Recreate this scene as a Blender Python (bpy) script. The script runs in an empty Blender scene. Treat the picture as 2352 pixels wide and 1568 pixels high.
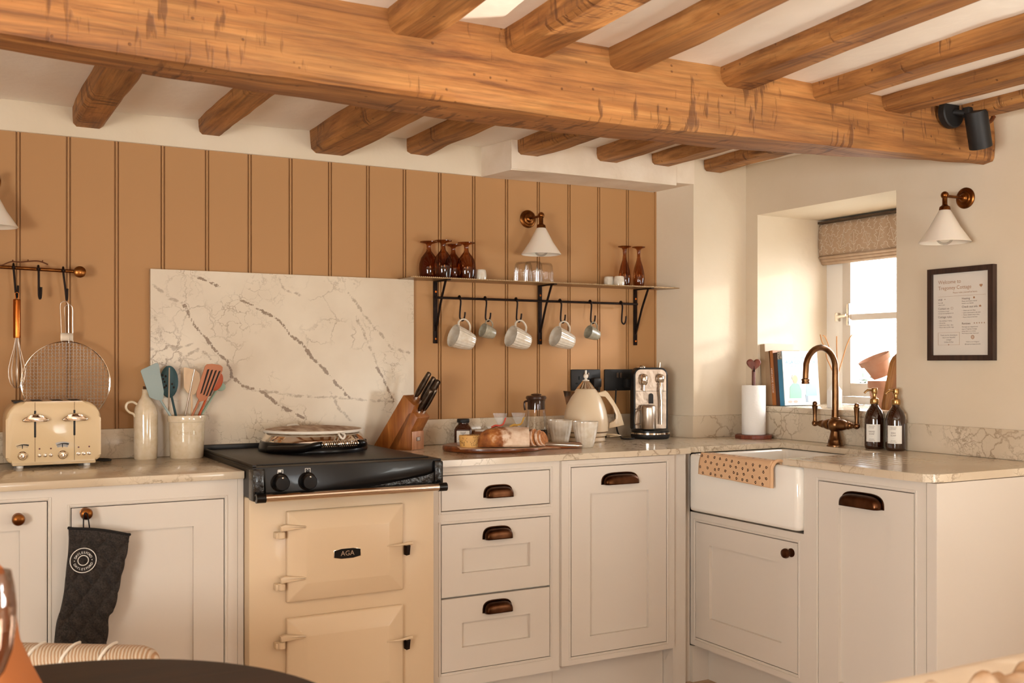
import bpy, bmesh, math, random
from mathutils import Vector, Matrix, noise, Euler
S = bpy.context.scene
COL = S.collection
random.seed(7)
# ------------------------------------------------------------------ camera
TH = math.radians(28.88); F = 2368.0; HY = 830.0; CH = 1.24
cam_d = bpy.data.cameras.new('camera'); cam = bpy.data.objects.new('camera', cam_d); COL.objects.link(cam)
cam.location = (0, 0, CH); cam.rotation_euler = (math.pi/2, 0, -TH)
cam_d.sensor_width = 36; cam_d.lens = F*36/2352; cam_d.shift_y = (HY-784)/2352
cam_d.clip_start = 0.05; cam_d.clip_end = 200
cam_d.dof.use_dof = True; cam_d.dof.focus_distance = 3.7; cam_d.dof.aperture_fstop = 5.6
S.camera = cam
# ------------------------------------------------------------------ world, lights, exposure
S.view_settings.view_transform = 'Standard'; S.view_settings.look = 'None'
S.view_settings.gamma = 1; S.view_settings.use_curve_mapping = False
S.view_settings.exposure = 0.20
w = bpy.data.worlds.new('sky'); S.world = w; w.use_nodes = True
bg = w.node_tree.nodes['Background']; bg.inputs[0].default_value = (0.92, 0.95, 1.0, 1); bg.inputs[1].default_value = 11.0
def lamp(name, kind, loc, direction, energy, color, **k):
    d = bpy.data.lights.new(name, kind); d.energy = energy; d.color = color
    for a, b in k.items(): setattr(d, a, b)
    o = bpy.data.objects.new(name, d); COL.objects.link(o); o.location = loc
    o.rotation_euler = Vector(direction).to_track_quat('-Z', 'Y').to_euler()
    return o
SUNDIR = (-1.0, 0.78, -0.20)
lamp('sun', 'SUN', (6, -4, 4), SUNDIR, 1.3, (1.0, 0.95, 0.88), angle=math.radians(3.0))
WARM = (0.98, 1.0, 0.96)
lamp('assumed_window_light_left', 'AREA', (-1.72, -0.2, 1.10), (1, 0.05, 0.6), 108, WARM, shape='RECTANGLE', size=1.4, size_y=0.9)  # area lamp for an assumed, unseen window in the left wall
lamp('assumed_window_light_behind', 'AREA', (1.22, -2.62, 1.05), (0.1, 1, .7), 30, WARM, shape='RECTANGLE', size=.70, size_y=0.6, spread=math.radians(80))  # area lamp for an assumed window behind the camera, tilted up towards the ceiling
lamp('fill_light_right', 'AREA', (3.13, -0.1, 0.95), (-1, 0.3, 1.0), 58, (.98, 1, .96), shape='RECTANGLE', size=1.0, size_y=0.9)  # added fill lamp just inside the right wall, with no window of its own

lamp('daylight_sink_window', 'AREA', (3.70, 3.02, 1.42), (-1, .05, .05), 6, (.93, .97, 1), shape='RECTANGLE', size=.80, size_y=.70)  # area lamp added outside the pane to strengthen this window's daylight
# added spot lamp, in place of reflected sun: the bright streak beside the joist
lamp('added_streak_spot', 'SPOT', (2.35, .55, .82), Vector((1.13, 2.08, 2.085))-Vector((2.35, .55, .82)), 300, (1, .93, .82), spot_size=math.radians(7), spot_blend=.25, shadow_soft_size=.004)

# ------------------------------------------------------------------ helpers
PI = math.pi
_f = Vector((math.sin(TH), math.cos(TH), 0)); _r = Vector((math.cos(TH), -math.sin(TH), 0)); _u = Vector((0, 0, 1))
def _ray(x, y): return _f*F + _r*(x-1176) + _u*(HY-y)
def on(axis, v, x, y):
    """where the sight line of a photo pixel meets a real plane (wall, worktop...)"""
    q = _ray(x, y); c = Vector((0, 0, CH)); t = (v-c[axis])/q[axis]; return c+q*t
def onX(v, x, y): return on(0, v, x, y)
def onY(v, x, y): return on(1, v, x, y)
def onZ(v, x, y): return on(2, v, x, y)
def lin(h):
    h = h.lstrip('#'); c = [int(h[i:i+2], 16)/255 for i in (0, 2, 4)]
    return tuple(x/12.92 if x <= .04045 else ((x+.055)/1.055)**2.4 for x in c)+(1,)
MATS = {}
def nodes_of(m): return m.node_tree.nodes, m.node_tree.links
def mat(name, col, rough=.5, metal=0, spec=.5, coat=0, trans=0, ior=1.45, var=None, bump=None, emit=None, sheen=0, alpha=1, stretch=None, aniso=0, sss=0):
    if name in MATS: return MATS[name]
    m = bpy.data.materials.new(name); m.use_nodes = True; N, L = nodes_of(m); b = N['Principled BSDF']
    c = lin(col) if isinstance(col, str) else tuple(col)+(1,)
    b.inputs['Base Color'].default_value = c; b.inputs['Roughness'].default_value = rough; b.inputs['Metallic'].default_value = metal
    b.inputs['Specular IOR Level'].default_value = spec; b.inputs['Coat Weight'].default_value = coat; b.inputs['Coat Roughness'].default_value = .06
    b.inputs['Transmission Weight'].default_value = trans; b.inputs['IOR'].default_value = ior; b.inputs['Alpha'].default_value = alpha
    b.inputs['Sheen Weight'].default_value = sheen
    if sss: b.inputs['Subsurface Weight'].default_value = sss; b.inputs['Subsurface Radius'].default_value = (.02, .01, .005)
    if emit: b.inputs['Emission Color'].default_value = lin(emit[0]); b.inputs['Emission Strength'].default_value = emit[1]
    if var or bump:
        tc = N.new('ShaderNodeTexCoord'); vec = tc.outputs['Object']
        if stretch:
            mp = N.new('ShaderNodeMapping'); mp.inputs['Scale'].default_value = stretch; L.new(vec, mp.inputs[0]); vec = mp.outputs[0]
    if var:
        n = N.new('ShaderNodeTexNoise'); n.inputs['Scale'].default_value = var[0]; n.inputs['Detail'].default_value = 6; L.new(vec, n.inputs['Vector'])
        r = N.new('ShaderNodeValToRGB'); r.color_ramp.elements[0].position = .35; r.color_ramp.elements[1].position = .68
        c2 = lin(var[1]); r.color_ramp.elements[0].color = c2; r.color_ramp.elements[1].color = c
        L.new(n.outputs[0], r.inputs[0]); L.new(r.outputs[0], b.inputs['Base Color'])
    if bump:
        n = N.new('ShaderNodeTexNoise'); n.inputs['Scale'].default_value = bump[0]; n.inputs['Detail'].default_value = 5; L.new(vec, n.inputs['Vector'])
        bp = N.new('ShaderNodeBump'); bp.inputs['Strength'].default_value = bump[1]; bp.inputs['Distance'].default_value = bump[2] if len(bump) > 2 else .01
        L.new(n.outputs[0], bp.inputs['Height']); L.new(bp.outputs[0], b.inputs['Normal'])
    MATS[name] = m; return m
def ramp(N, stops):
    r = N.new('ShaderNodeValToRGB'); e = r.color_ramp.elements
    while len(e) < len(stops): e.new(.5)
    for k, (p, c) in enumerate(stops): e[k].position = p; e[k].color = lin(c) if isinstance(c, str) else (c, c, c, 1)
    return r
def wood(name, base, dark, light, axis=0, sc=1.0, rough=.6, spots=True, coat=0, bumpk=.5):
    if name in MATS: return MATS[name]
    m = bpy.data.materials.new(name); m.use_nodes = True; N, L = nodes_of(m); b = N['Principled BSDF']
    tc = N.new('ShaderNodeTexCoord'); mp = N.new('ShaderNodeMapping'); s = [14*sc]*3; s[axis] = 1.1*sc; mp.inputs['Scale'].default_value = s
    L.new(tc.outputs['Object'], mp.inputs[0])
    n1 = N.new('ShaderNodeTexNoise'); n1.inputs['Scale'].default_value = 1.6; n1.inputs['Detail'].default_value = 9; n1.inputs['Roughness'].default_value = .65; n1.inputs['Distortion'].default_value = .6
    L.new(mp.outputs[0], n1.inputs['Vector'])
    r = ramp(N, [(.28, dark), (.5, base), (.72, light)]); L.new(n1.outputs[0], r.inputs[0]); out = r.outputs[0]
    n2 = N.new('ShaderNodeTexNoise'); n2.inputs['Scale'].default_value = 3*sc; n2.inputs['Detail'].default_value = 3; L.new(tc.outputs['Object'], n2.inputs['Vector'])
    r2 = ramp(N, [(.35, .62), (.6, 1.0)]); L.new(n2.outputs[0], r2.inputs[0])
    mx = N.new('ShaderNodeMix'); mx.data_type = 'RGBA'; mx.blend_type = 'MULTIPLY'; mx.inputs[0].default_value = .75
    L.new(out, mx.inputs[6]); L.new(r2.outputs[0], mx.inputs[7]); out = mx.outputs[2]
    # fine grain
    mp2 = N.new('ShaderNodeMapping'); s2 = [95*sc]*3; s2[axis] = 2.6*sc; mp2.inputs['Scale'].default_value = s2; L.new(tc.outputs['Object'], mp2.inputs[0])
    n5 = N.new('ShaderNodeTexNoise'); n5.inputs['Scale'].default_value = 1.0; n5.inputs['Detail'].default_value = 5; n5.inputs['Roughness'].default_value = .7; L.new(mp2.outputs[0], n5.inputs['Vector'])
    r5 = ramp(N, [(.36, .50), (.56, 1.0)]); L.new(n5.outputs[0], r5.inputs[0]); mx5 = N.new('ShaderNodeMix'); mx5.data_type = 'RGBA'; mx5.blend_type = 'MULTIPLY'; mx5.inputs[0].default_value = .7 if spots else .45
    L.new(out, mx5.inputs[6]); L.new(r5.outputs[0], mx5.inputs[7]); out = mx5.outputs[2]
    sh = N.new('ShaderNodeMath'); sh.operation = 'MULTIPLY_ADD'; L.new(n5.outputs[0], sh.inputs[0]); sh.inputs[1].default_value = .45; L.new(n1.outputs[0], sh.inputs[2])
    h = sh.outputs[0]
    if spots:
        # axe marks and worm holes: short dark strokes across the grain
        mp3 = N.new('ShaderNodeMapping'); s3 = [9.]*3; s3[axis] = 42; mp3.inputs['Scale'].default_value = s3; mp3.inputs['Rotation'].default_value = (0.1, .25, .1)
        L.new(tc.outputs['Object'], mp3.inputs[0])
        v = N.new('ShaderNodeTexNoise'); v.inputs['Scale'].default_value = 1.3; v.inputs['Detail'].default_value = 2; L.new(mp3.outputs[0], v.inputs['Vector'])
        big = N.new('ShaderNodeTexNoise'); big.inputs['Scale'].default_value = 3.2; L.new(tc.outputs['Object'], big.inputs['Vector'])
        ad = N.new('ShaderNodeMath'); ad.operation = 'MULTIPLY'; L.new(v.outputs[0], ad.inputs[0]); L.new(big.outputs[0], ad.inputs[1])
        r3 = ramp(N, [(.335, 0.), (.40, 1.)]); L.new(ad.outputs[0], r3.inputs[0])
        vo = N.new('ShaderNodeTexVoronoi'); vo.inputs['Scale'].default_value = 22; L.new(tc.outputs['Object'], vo.inputs['Vector'])
        r4 = ramp(N, [(.05, 1.), (.10, 0.)]); L.new(vo.outputs['Distance'], r4.inputs[0])
        mxx = N.new('ShaderNodeMath'); mxx.operation = 'MAXIMUM'; L.new(r3.outputs[0], mxx.inputs[0]); L.new(r4.outputs[0], mxx.inputs[1])
        mm = N.new('ShaderNodeMath'); mm.operation = 'MULTIPLY'; mm.inputs[1].default_value = .62; L.new(mxx.outputs[0], mm.inputs[0])
        mx2 = N.new('ShaderNodeMix'); mx2.data_type = 'RGBA'; L.new(mm.outputs[0], mx2.inputs[0]); L.new(out, mx2.inputs[6]); mx2.inputs[7].default_value = lin('#4a2408'); out = mx2.outputs[2]
        sb = N.new('ShaderNodeMath'); sb.operation = 'SUBTRACT'; L.new(h, sb.inputs[0]); L.new(mm.outputs[0], sb.inputs[1]); h = sb.outputs[0]
    L.new(out, b.inputs['Base Color']); b.inputs['Roughness'].default_value = rough; b.inputs['Coat Weight'].default_value = coat
    bp = N.new('ShaderNodeBump'); bp.inputs['Strength'].default_value = bumpk; bp.inputs['Distance'].default_value = .006; L.new(h, bp.inputs['Height']); L.new(bp.outputs[0], b.inputs['Normal'])
    MATS[name] = m; return m
def marble(name, attr=False):
    m = bpy.data.materials.new(name); m.use_nodes = True; N, L = nodes_of(m); b = N['Principled BSDF']
    tc = N.new('ShaderNodeTexCoord')
    nz = N.new('ShaderNodeTexNoise'); nz.inputs['Scale'].default_value = 9; nz.inputs['Detail'].default_value = 7; nz.inputs['Roughness'].default_value = .62; L.new(tc.outputs['Object'], nz.inputs['Vector'])
    wp = N.new('ShaderNodeMix'); wp.data_type = 'RGBA'; wp.blend_type = 'LINEAR_LIGHT'; wp.inputs[0].default_value = .07
    L.new(tc.outputs['Object'], wp.inputs[6]); L.new(nz.outputs['Color'], wp.inputs[7])
    def lines(sc, wd, lo, hi, msc):
        v = N.new('ShaderNodeTexVoronoi'); v.feature = 'DISTANCE_TO_EDGE'; v.inputs['Scale'].default_value = sc; L.new(wp.outputs[2], v.inputs['Vector'])
        r = ramp(N, [(0, 1.), (wd*.35, .55), (wd, 0.)]); L.new(v.outputs['Distance'], r.inputs[0])
        k = N.new('ShaderNodeTexNoise'); k.inputs['Scale'].default_value = msc; k.inputs['Detail'].default_value = 3; L.new(tc.outputs['Object'], k.inputs['Vector'])
        r2 = ramp(N, [(lo, 0.), (hi, 1.)]); L.new(k.outputs[0], r2.inputs[0])
        mu = N.new('ShaderNodeMath'); mu.operation = 'MULTIPLY'; L.new(r.outputs[0], mu.inputs[0]); L.new(r2.outputs[0], mu.inputs[1]); return mu.outputs[0]
    a = lines(12, .05, .52, .66, 3.5) if attr else lines(12.5, .055, .46, .60, 4.0); c = lines(27, .05, .54, .68, 5.0) if attr else lines(30, .06, .50, .64, 6.0)
    mx = N.new('ShaderNodeMath'); mx.operation = 'MAXIMUM'; L.new(a, mx.inputs[0]); L.new(c, mx.inputs[1]); o = mx.outputs[0]
    if attr:
        at = N.new('ShaderNodeAttribute'); at.attribute_name = 'vein'
        sx = N.new('ShaderNodeSeparateColor'); L.new(at.outputs['Color'], sx.inputs[0])
        n3 = N.new('ShaderNodeTexNoise'); n3.inputs['Scale'].default_value = 42; n3.inputs['Detail'].default_value = 6; n3.inputs['Roughness'].default_value = .7; L.new(tc.outputs['Object'], n3.inputs['Vector'])
        def vein(ch, lo, hi, amp, k):
            ma = N.new('ShaderNodeMath'); ma.operation = 'MULTIPLY_ADD'; L.new(n3.outputs[0], ma.inputs[0]); ma.inputs[1].default_value = amp; L.new(sx.outputs[ch], ma.inputs[2])
            ml = N.new('ShaderNodeMath'); ml.operation = 'MULTIPLY'; ml.inputs[1].default_value = .7; L.new(ma.outputs[0], ml.inputs[0])
            r = ramp(N, [(lo*.7, 0.), (hi*.7, k)]); L.new(ml.outputs[0], r.inputs[0]); return r.outputs[0]
        for t in (vein(0, 1.20, 1.24, .62, 1.), vein(1, 1.22, 1.31, .66, .6)):
            m2 = N.new('ShaderNodeMath'); m2.operation = 'MAXIMUM'; L.new(o, m2.inputs[0]); L.new(t, m2.inputs[1]); o = m2.outputs[0]
    cl = N.new('ShaderNodeTexNoise'); cl.inputs['Scale'].default_value = 3; cl.inputs['Detail'].default_value = 5; L.new(tc.outputs['Object'], cl.inputs['Vector'])
    rb = ramp(N, [(.3, '#c2ae94'), (.65, '#d6c6ae')]); L.new(cl.outputs[0], rb.inputs[0])
    k = N.new('ShaderNodeMath'); k.operation = 'MULTIPLY'; k.inputs[1].default_value = .8 if attr else .62; L.new(o, k.inputs[0])
    cm = N.new('ShaderNodeMix'); cm.data_type = 'RGBA'; L.new(k.outputs[0], cm.inputs[0]); L.new(rb.outputs[0], cm.inputs[6]); cm.inputs[7].default_value = lin('#6b4c2e')
    L.new(cm.outputs[2], b.inputs['Base Color']); b.inputs['Roughness'].default_value = .16 if not attr else .3
    MATS[name] = m; return m

class MB:
    def __init__(s): s.bm = bmesh.new(); s.M = Matrix.Identity(4)
    def at(s, loc=(0, 0, 0), rot=(0, 0, 0), scale=(1, 1, 1)):
        s.M = Matrix.Translation(loc) @ Euler(rot).to_matrix().to_4x4() @ Matrix.Diagonal(tuple(scale)+(1,)); return s
    def v(s, p): return s.bm.verts.new(s.M @ Vector(p))
    def face(s, vs):
        try: return s.bm.faces.new(vs)
        except ValueError: return None
    def box(s, x0, x1, y0, y1, z0, z1, bev=0, seg=2):
        vs = [s.v((x, y, z)) for z in (z0, z1) for y in (y0, y1) for x in (x0, x1)]
        fs = [s.face([vs[i] for i in q]) for q in ((0, 2, 3, 1), (4, 5, 7, 6), (0, 1, 5, 4), (2, 6, 7, 3), (0, 4, 6, 2), (1, 3, 7, 5))]
        if bev:
            es = list({e for f in fs for e in f.edges})
            bmesh.ops.bevel(s.bm, geom=es, offset=bev, segments=seg, profile=.5, affect='EDGES')
        return s
    def lathe(s, prof, seg=32, sx=1, sy=1, a0=0, a1=2*PI, rib=None):
        full = abs(a1-a0-2*PI) < 1e-6; n = seg if full else seg+1; rings = []
        for r, z in prof:
            if r < 1e-6: rings.append([s.v((0, 0, z))]); continue
            ring = []
            for i in range(n):
                a = a0+(a1-a0)*i/seg; rr = r*(1+(rib[1]*math.cos(rib[0]*a) if rib else 0))
                ring.append(s.v((rr*math.cos(a)*sx, rr*math.sin(a)*sy, z)))
            rings.append(ring)
        for A, B in zip(rings, rings[1:]):
            m = n if full else n-1
            for i in range(m):
                j = (i+1) % n
                if len(A) == 1 and len(B) == 1: continue
                if len(A) == 1: s.face([A[0], B[j], B[i]])
                elif len(B) == 1: s.face([A[i], A[j], B[0]])
                else: s.face([A[i], A[j], B[j], B[i]])
        return s
    def cyl(s, r, z0, z1, seg=24, bev=0, r2=None):
        r2 = r if r2 is None else r2
        if bev: return s.lathe([(0, z0), (r-bev, z0), (r, z0+bev), (r2, z1-bev), (r2-bev, z1), (0, z1)], seg)
        return s.lathe([(0, z0), (r, z0), (r2, z1), (0, z1)], seg)
    def ball(s, r, c=(0, 0, 0), seg=16, rings=10, sc=(1, 1, 1)):
        M = s.M; s.M = M @ Matrix.Translation(c) @ Matrix.Diagonal(tuple(sc)+(1,))
        s.lathe([(r*math.sin(PI*i/rings), -r*math.cos(PI*i/rings)) for i in range(rings+1)], seg); s.M = M; return s
    def tube(s, pts, r, seg=10, closed=False, flat=None):
        pts = [Vector(p) for p in pts]; n = len(pts); R = r if isinstance(r, (list, tuple)) else [r]*n
        T = []
        for i in range(n):
            a = pts[(i-1) % n] if (closed or i > 0) else pts[i]; b = pts[(i+1) % n] if (closed or i < n-1) else pts[i]
            T.append((b-a).normalized())
        up = Vector((0, 0, 1)) if abs(T[0].z) < .9 else Vector((1, 0, 0))
        nrm = (up-T[0]*up.dot(T[0])).normalized(); rings = []
        for i in range(n):
            nrm = (nrm-T[i]*nrm.dot(T[i])).normalized(); bn = T[i].cross(nrm)
            fx, fy = flat if flat else (1, 1)
            rings.append([s.v(pts[i]+nrm*R[i]*fx*math.cos(2*PI*k/seg)+bn*R[i]*fy*math.sin(2*PI*k/seg)) for k in range(seg)])
        for i in range(n if closed else n-1):
            A, B = rings[i], rings[(i+1) % n]
            for k in range(seg): s.face([A[k], A[(k+1) % seg], B[(k+1) % seg], B[k]])
        if not closed: s.face(rings[0][::-1]); s.face(rings[-1])
        return s
    def prism(s, out, y0, y1, bev=0, holes=None):
        """outline in local XZ, extruded along Y"""
        a = [s.v((x, y0, z)) for x, z in out]; b = [s.v((x, y1, z)) for x, z in out]; n = len(out)
        f1 = s.face(a); f2 = s.face(b[::-1]); fs = [s.face([a[i], b[i], b[(i+1) % n], a[(i+1) % n]]) for i in range(n)]
        if bev:
            es = list({e for f in (f1, f2) if f for e in f.edges})
            bmesh.ops.bevel(s.bm, geom=es, offset=bev, segments=2, profile=.5, affect='EDGES')
        return s
    def grid(s, nx, ny, fn):
        V = [[s.v(fn(i/nx, j/ny)) for i in range(nx+1)] for j in range(ny+1)]
        for j in range(ny):
            for i in range(nx): s.face([V[j][i], V[j][i+1], V[j+1][i+1], V[j+1][i]])
        return V
    def build(s, name, m, parent=None, loc=(0, 0, 0), rot=(0, 0, 0), smooth=38, solid=0, sub=0, kind=None, fix=True):
        if fix: bmesh.ops.recalc_face_normals(s.bm, faces=s.bm.faces[:])
        me = bpy.data.meshes.new(name); s.bm.to_mesh(me); s.bm.free()
        for mm in (m if isinstance(m, (list, tuple)) else [m]): me.materials.append(mm)
        o = bpy.data.objects.new(name, me); COL.objects.link(o)
        if smooth:
            me.polygons.foreach_set('use_smooth', [True]*len(me.polygons)); me.set_sharp_from_angle(angle=math.radians(smooth))
        if solid: md = o.modifiers.new('t', 'SOLIDIFY'); md.thickness = solid; md.offset = 0
        if sub: md = o.modifiers.new('s', 'SUBSURF'); md.levels = sub; md.render_levels = sub
        o.location = loc; o.rotation_euler = rot
        if parent: o.parent = parent
        if kind: o['kind'] = kind
        return o
def struct(name, mb, m, **k): return mb.build(name, m, kind='structure', **k)
def tag(o, label, cat, group=None):
    o['label'] = label; o['category'] = cat
    if group: o['group'] = group
    return o
def thing(name, label, cat, loc=(0, 0, 0), rz=0, group=None, rot=None):
    o = bpy.data.objects.new(name, None); COL.objects.link(o); o.empty_display_size = .05
    o.location = loc; o.rotation_euler = rot or (0, 0, rz); return tag(o, label, cat, group)
def dup(root, loc, rz=None, label=None, group=None, rot=None):
    def cp(o, par):
        c = o.copy(); COL.objects.link(c); c.parent = par
        for ch in [k for k in bpy.data.objects if k.parent == o]: cp(ch, c)
        return c
    r = cp(root, None); r.location = loc
    if rz is not None: r.rotation_euler = (0, 0, rz)
    if rot is not None: r.rotation_euler = rot
    if label: r['label'] = label
    if group: r['group'] = group
    return r
def text_mb(lines, depth=.0004, bend=None):
    """lines: (string, x, z, size, align) set out in local XZ facing -Y"""
    mb = MB()
    for st, x, z, size, al in lines:
        cu = bpy.data.curves.new('t', 'FONT'); cu.body = st; cu.size = size; cu.align_x = al; cu.align_y = 'CENTER'; cu.resolution_u = 3
        o = bpy.data.objects.new('t', cu); COL.objects.link(o); bpy.context.view_layer.update()
        me = bpy.data.meshes.new_from_object(o.evaluated_get(bpy.context.evaluated_depsgraph_get()))
        vs = [mb.bm.verts.new((0, 0, 0)) for _ in me.vertices]
        for a, b in zip(vs, me.vertices):
            X = x+b.co.x; Z = z+b.co.y
            if bend: ph = X/bend; a.co = (bend*math.sin(ph), -bend*math.cos(ph)-depth, Z)
            else: a.co = (X, -depth, Z)
        for p in me.polygons:
            try: mb.bm.faces.new([vs[i] for i in p.vertices])
            except ValueError: pass
        bpy.data.objects.remove(o); bpy.data.curves.remove(cu); bpy.data.meshes.remove(me)
    return mb
def lettering(lines, m, parent, loc=(0, 0, 0), rot=(0, 0, 0), depth=.0004, bend=None, name='lettering'):
    return text_mb(lines, depth, bend).build(name, m, parent, loc, rot, smooth=0, fix=False)
def arc_text(st, R, start, end, size, flip=False):
    """letters of st set on a circle, local XZ facing -Y"""
    mb = MB(); n = len(st)
    for i, ch in enumerate(st):
        a = start+(end-start)*i/(n-1); t = text_mb([(ch, 0, 0, size, 'CENTER')])
        rot = a-PI/2 if not flip else a+PI/2
        for f in t.bm.faces:
            vs = []
            for v in f.verts:
                x, z = v.co.x, v.co.z
                vs.append(mb.bm.verts.new((R*math.cos(a)+x*math.cos(rot)-z*math.sin(rot), v.co.y, R*math.sin(a)+x*math.sin(rot)+z*math.cos(rot))))
            try: mb.bm.faces.new(vs)
            except ValueError: pass
        t.bm.free()
    return mb
def nz(x, y=0., z=0.): return noise.noise(Vector((x, y, z)))
def smooth_pts(pts, n=6):
    P = [Vector(p) for p in pts]; out = []
    for i in range(len(P)-1):
        a = P[max(i-1, 0)]; b = P[i]; c = P[i+1]; d = P[min(i+2, len(P)-1)]
        for k in range(n):
            t = k/n; out.append(.5*((2*b)+(c-a)*t+(2*a-5*b+4*c-d)*t*t+(3*b-a-3*c+d)*t**3))
    out.append(P[-1]); return out
# ------------------------------------------------------------------ materials
plaster = mat('wall_plaster', '#dacab3', .85, var=(2.2, '#d3c1a6'), bump=(26, .14, .01))
ceil_m = mat('ceiling_plaster', '#f3ebdf', .88, var=(1.6, '#ebdfcf'), bump=(11, .3, .012))
soffit_m = mat('soffit_paint', '#e3d3bf', .7, var=(9, '#d9c6af'), bump=(30, .35, .008))
panel_m = mat('panel_paint', '#ad7f50', .62, bump=(90, .05, .002))
cab_m = mat('cabinet_paint', '#d4c9bc', .42, bump=(120, .04, .001))
enamel = mat('cream_enamel', '#d8be9c', .30, coat=.08)
black_en = mat('black_enamel', '#0a0706', .30, coat=.12, spec=.35)
black_mt = mat('black_matt', '#141110', .55)
black_en_r = mat('black_rough_enamel', '#120d0a', .42, bump=(160, .15, .002))
black_tex = mat('black_textured_enamel', '#0d0a09', .22, coat=.25, bump=(55, .55, .006))
chrome = mat('chrome', '#e6ddd2', .08, 1)
steel = mat('brushed_steel', '#cfc4b8', .28, 1)
brass = mat('antique_brass', '#8f5a2c', .30, 1, var=(30, '#5c3416'))
bronze = mat('dark_bronze', '#5b3a26', .34, 1, var=(18, '#38200f'))
iron = mat('iron', '#2a1a12', .5, .7, var=(40, '#1a0f0a'))
copper = mat('copper', '#b0642c', .24, 1)
beam_m = wood('beam_oak', '#ac7038', '#703d15', '#c88d4e', axis=0, sc=1.0, rough=.62)
joist_m = wood('joist_oak', '#aa7038', '#6c3a10', '#c68d50', axis=1, sc=1.0, rough=.65)
block_w = wood('knife_block_wood', '#a05c22', '#7c3f12', '#b87434', axis=2, sc=2.2, rough=.45, spots=False, bumpk=.1)
light_w = wood('light_front_wood', '#c9895c', '#a9673a', '#dba37a', axis=2, sc=2.5, rough=.45, spots=False, bumpk=.1)
acacia = wood('acacia_wood', '#8c4417', '#4c1d07', '#b66a30', axis=0, sc=1.8, rough=.35, spots=False, bumpk=.1, coat=.3)
redwood = wood('red_wood', '#74311a', '#55200d', '#8a4324', axis=2, sc=2, rough=.4, spots=False, bumpk=.1)
oakboard = wood('board_oak', '#a3692f', '#7d4719', '#c08a4c', axis=2, sc=2.2, rough=.5, spots=False, bumpk=.15)
floor_m = wood('floor_boards', '#c49c78', '#a27852', '#d3b08e', axis=0, sc=.8, rough=.5, spots=False, bumpk=.1)
dark_table = wood('dark_table_wood', '#2f1a0d', '#1f1007', '#3d2415', axis=0, sc=1.2, rough=.62, spots=False, bumpk=.1)
marb = marble('marble_worktop'); marb_s = marble('marble_splash', True)
white_p = mat('white_paint', '#e8e2da', .35)
win_paint = mat('window_paint', '#cdc2b5', .4)
porcelain = mat('white_porcelain', '#ece6dc', .08, coat=.5)
stoneware = mat('cream_stoneware', '#dccbb2', .12, coat=.5, var=(60, '#d3bf9f'))
def thin_glass(name, col, g=.10, rough=.03):
    m = bpy.data.materials.new(name); m.use_nodes = True; N, L = nodes_of(m); N.remove(N['Principled BSDF'])
    t = N.new('ShaderNodeBsdfTransparent'); t.inputs[0].default_value = tuple(col)+(1,); gl = N.new('ShaderNodeBsdfGlossy'); gl.inputs['Roughness'].default_value = rough
    lw = N.new('ShaderNodeLayerWeight'); lw.inputs[0].default_value = .28; ad = N.new('ShaderNodeMath'); ad.operation = 'MULTIPLY_ADD'; ad.inputs[1].default_value = .5; ad.inputs[2].default_value = g; L.new(lw.outputs['Fresnel'], ad.inputs[0])
    x = N.new('ShaderNodeMixShader'); L.new(ad.outputs[0], x.inputs[0]); L.new(t.outputs[0], x.inputs[1]); L.new(gl.outputs[0], x.inputs[2]); L.new(x.outputs[0], N['Material Output'].inputs[0]); return m
glass = thin_glass('clear_glass', (.985, .98, .97), .02)
amber = thin_glass('amber_glass', (.60, .36, .20), .03)
shade_m = mat('white_glass_shade', '#e8dccb', .25, sss=.15)
paper = mat('paper', '#e4ded4', .8)
ink = mat('ink_brown', '#5b4334', .7)
ink_t = mat('ink_tan', '#a87c5a', .7)
# ================================================================== THE ROOM
clear_pane = bpy.data.materials.new('window_glass'); clear_pane.use_nodes = True; N_, L_ = nodes_of(clear_pane); N_.remove(N_['Principled BSDF'])
t_ = N_.new('ShaderNodeBsdfTransparent'); g_ = N_.new('ShaderNodeBsdfGlossy'); g_.inputs['Roughness'].default_value = .02; x_ = N_.new('ShaderNodeMixShader'); x_.inputs[0].default_value = .06
L_.new(t_.outputs[0], x_.inputs[1]); L_.new(g_.outputs[0], x_.inputs[2]); L_.new(x_.outputs[0], N_['Material Output'].inputs[0])

YB = 3.74; XR = 3.15; YP = 3.54; WT = .91
def zceil(x, y):
    a = min(max((y-2.29)/1.45, 0), 1); b = min(max((x-.4)/2.3, 0), 1); return 2.082+.008*a+.036*a*b
mb = MB(); mb.box(-1.9, 3.6, -2.9, 3.95, -.1, 0); struct('floor', mb, floor_m)
mb = MB(); mb.grid(70, 90, lambda u, v: (lambda x, y: (x, y, zceil(x, y)+.005*nz(x*2.2, y*2.2, 3)+.002*nz(x*9, y*9)))(-1.9+5.5*u, -2.9+6.85*v))
struct('ceiling', mb, ceil_m, smooth=80, solid=.001)
mb = MB(); mb.box(-1.9, 2.80, 3.752, 3.95, 0, 2.2); mb.box(-1.9, 1.93, 3.731, 3.76, 1.992, 2.2, bev=.004); struct('wall_back', mb, plaster)
# tongue and groove panelling with real double grooves
gx = [.2150+.15188*k for k in range(-13, 17)]
pts = [(-1.9, 3.74)]
for g in gx:
    for c in (g-.0052, g+.0052): pts += [(c-.0026, 3.74), (c-.0018, 3.748), (c+.0018, 3.748), (c+.0026, 3.74)]
pts += [(2.80, 3.74)]
mb = MB(); A = [mb.v((x, y, .0)) for x, y in pts]; B = [mb.v((x, y, 1.9975)) for x, y in pts]
for i in range(len(pts)-1): mb.face([A[i], A[i+1], B[i+1], B[i]])
struct('trim_1', mb, panel_m, smooth=0)
mb = MB(); mb.box(2.792, 2.80, 3.733, 3.742, 1.0, 2.0); struct('trim_3', mb, panel_m)
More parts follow.
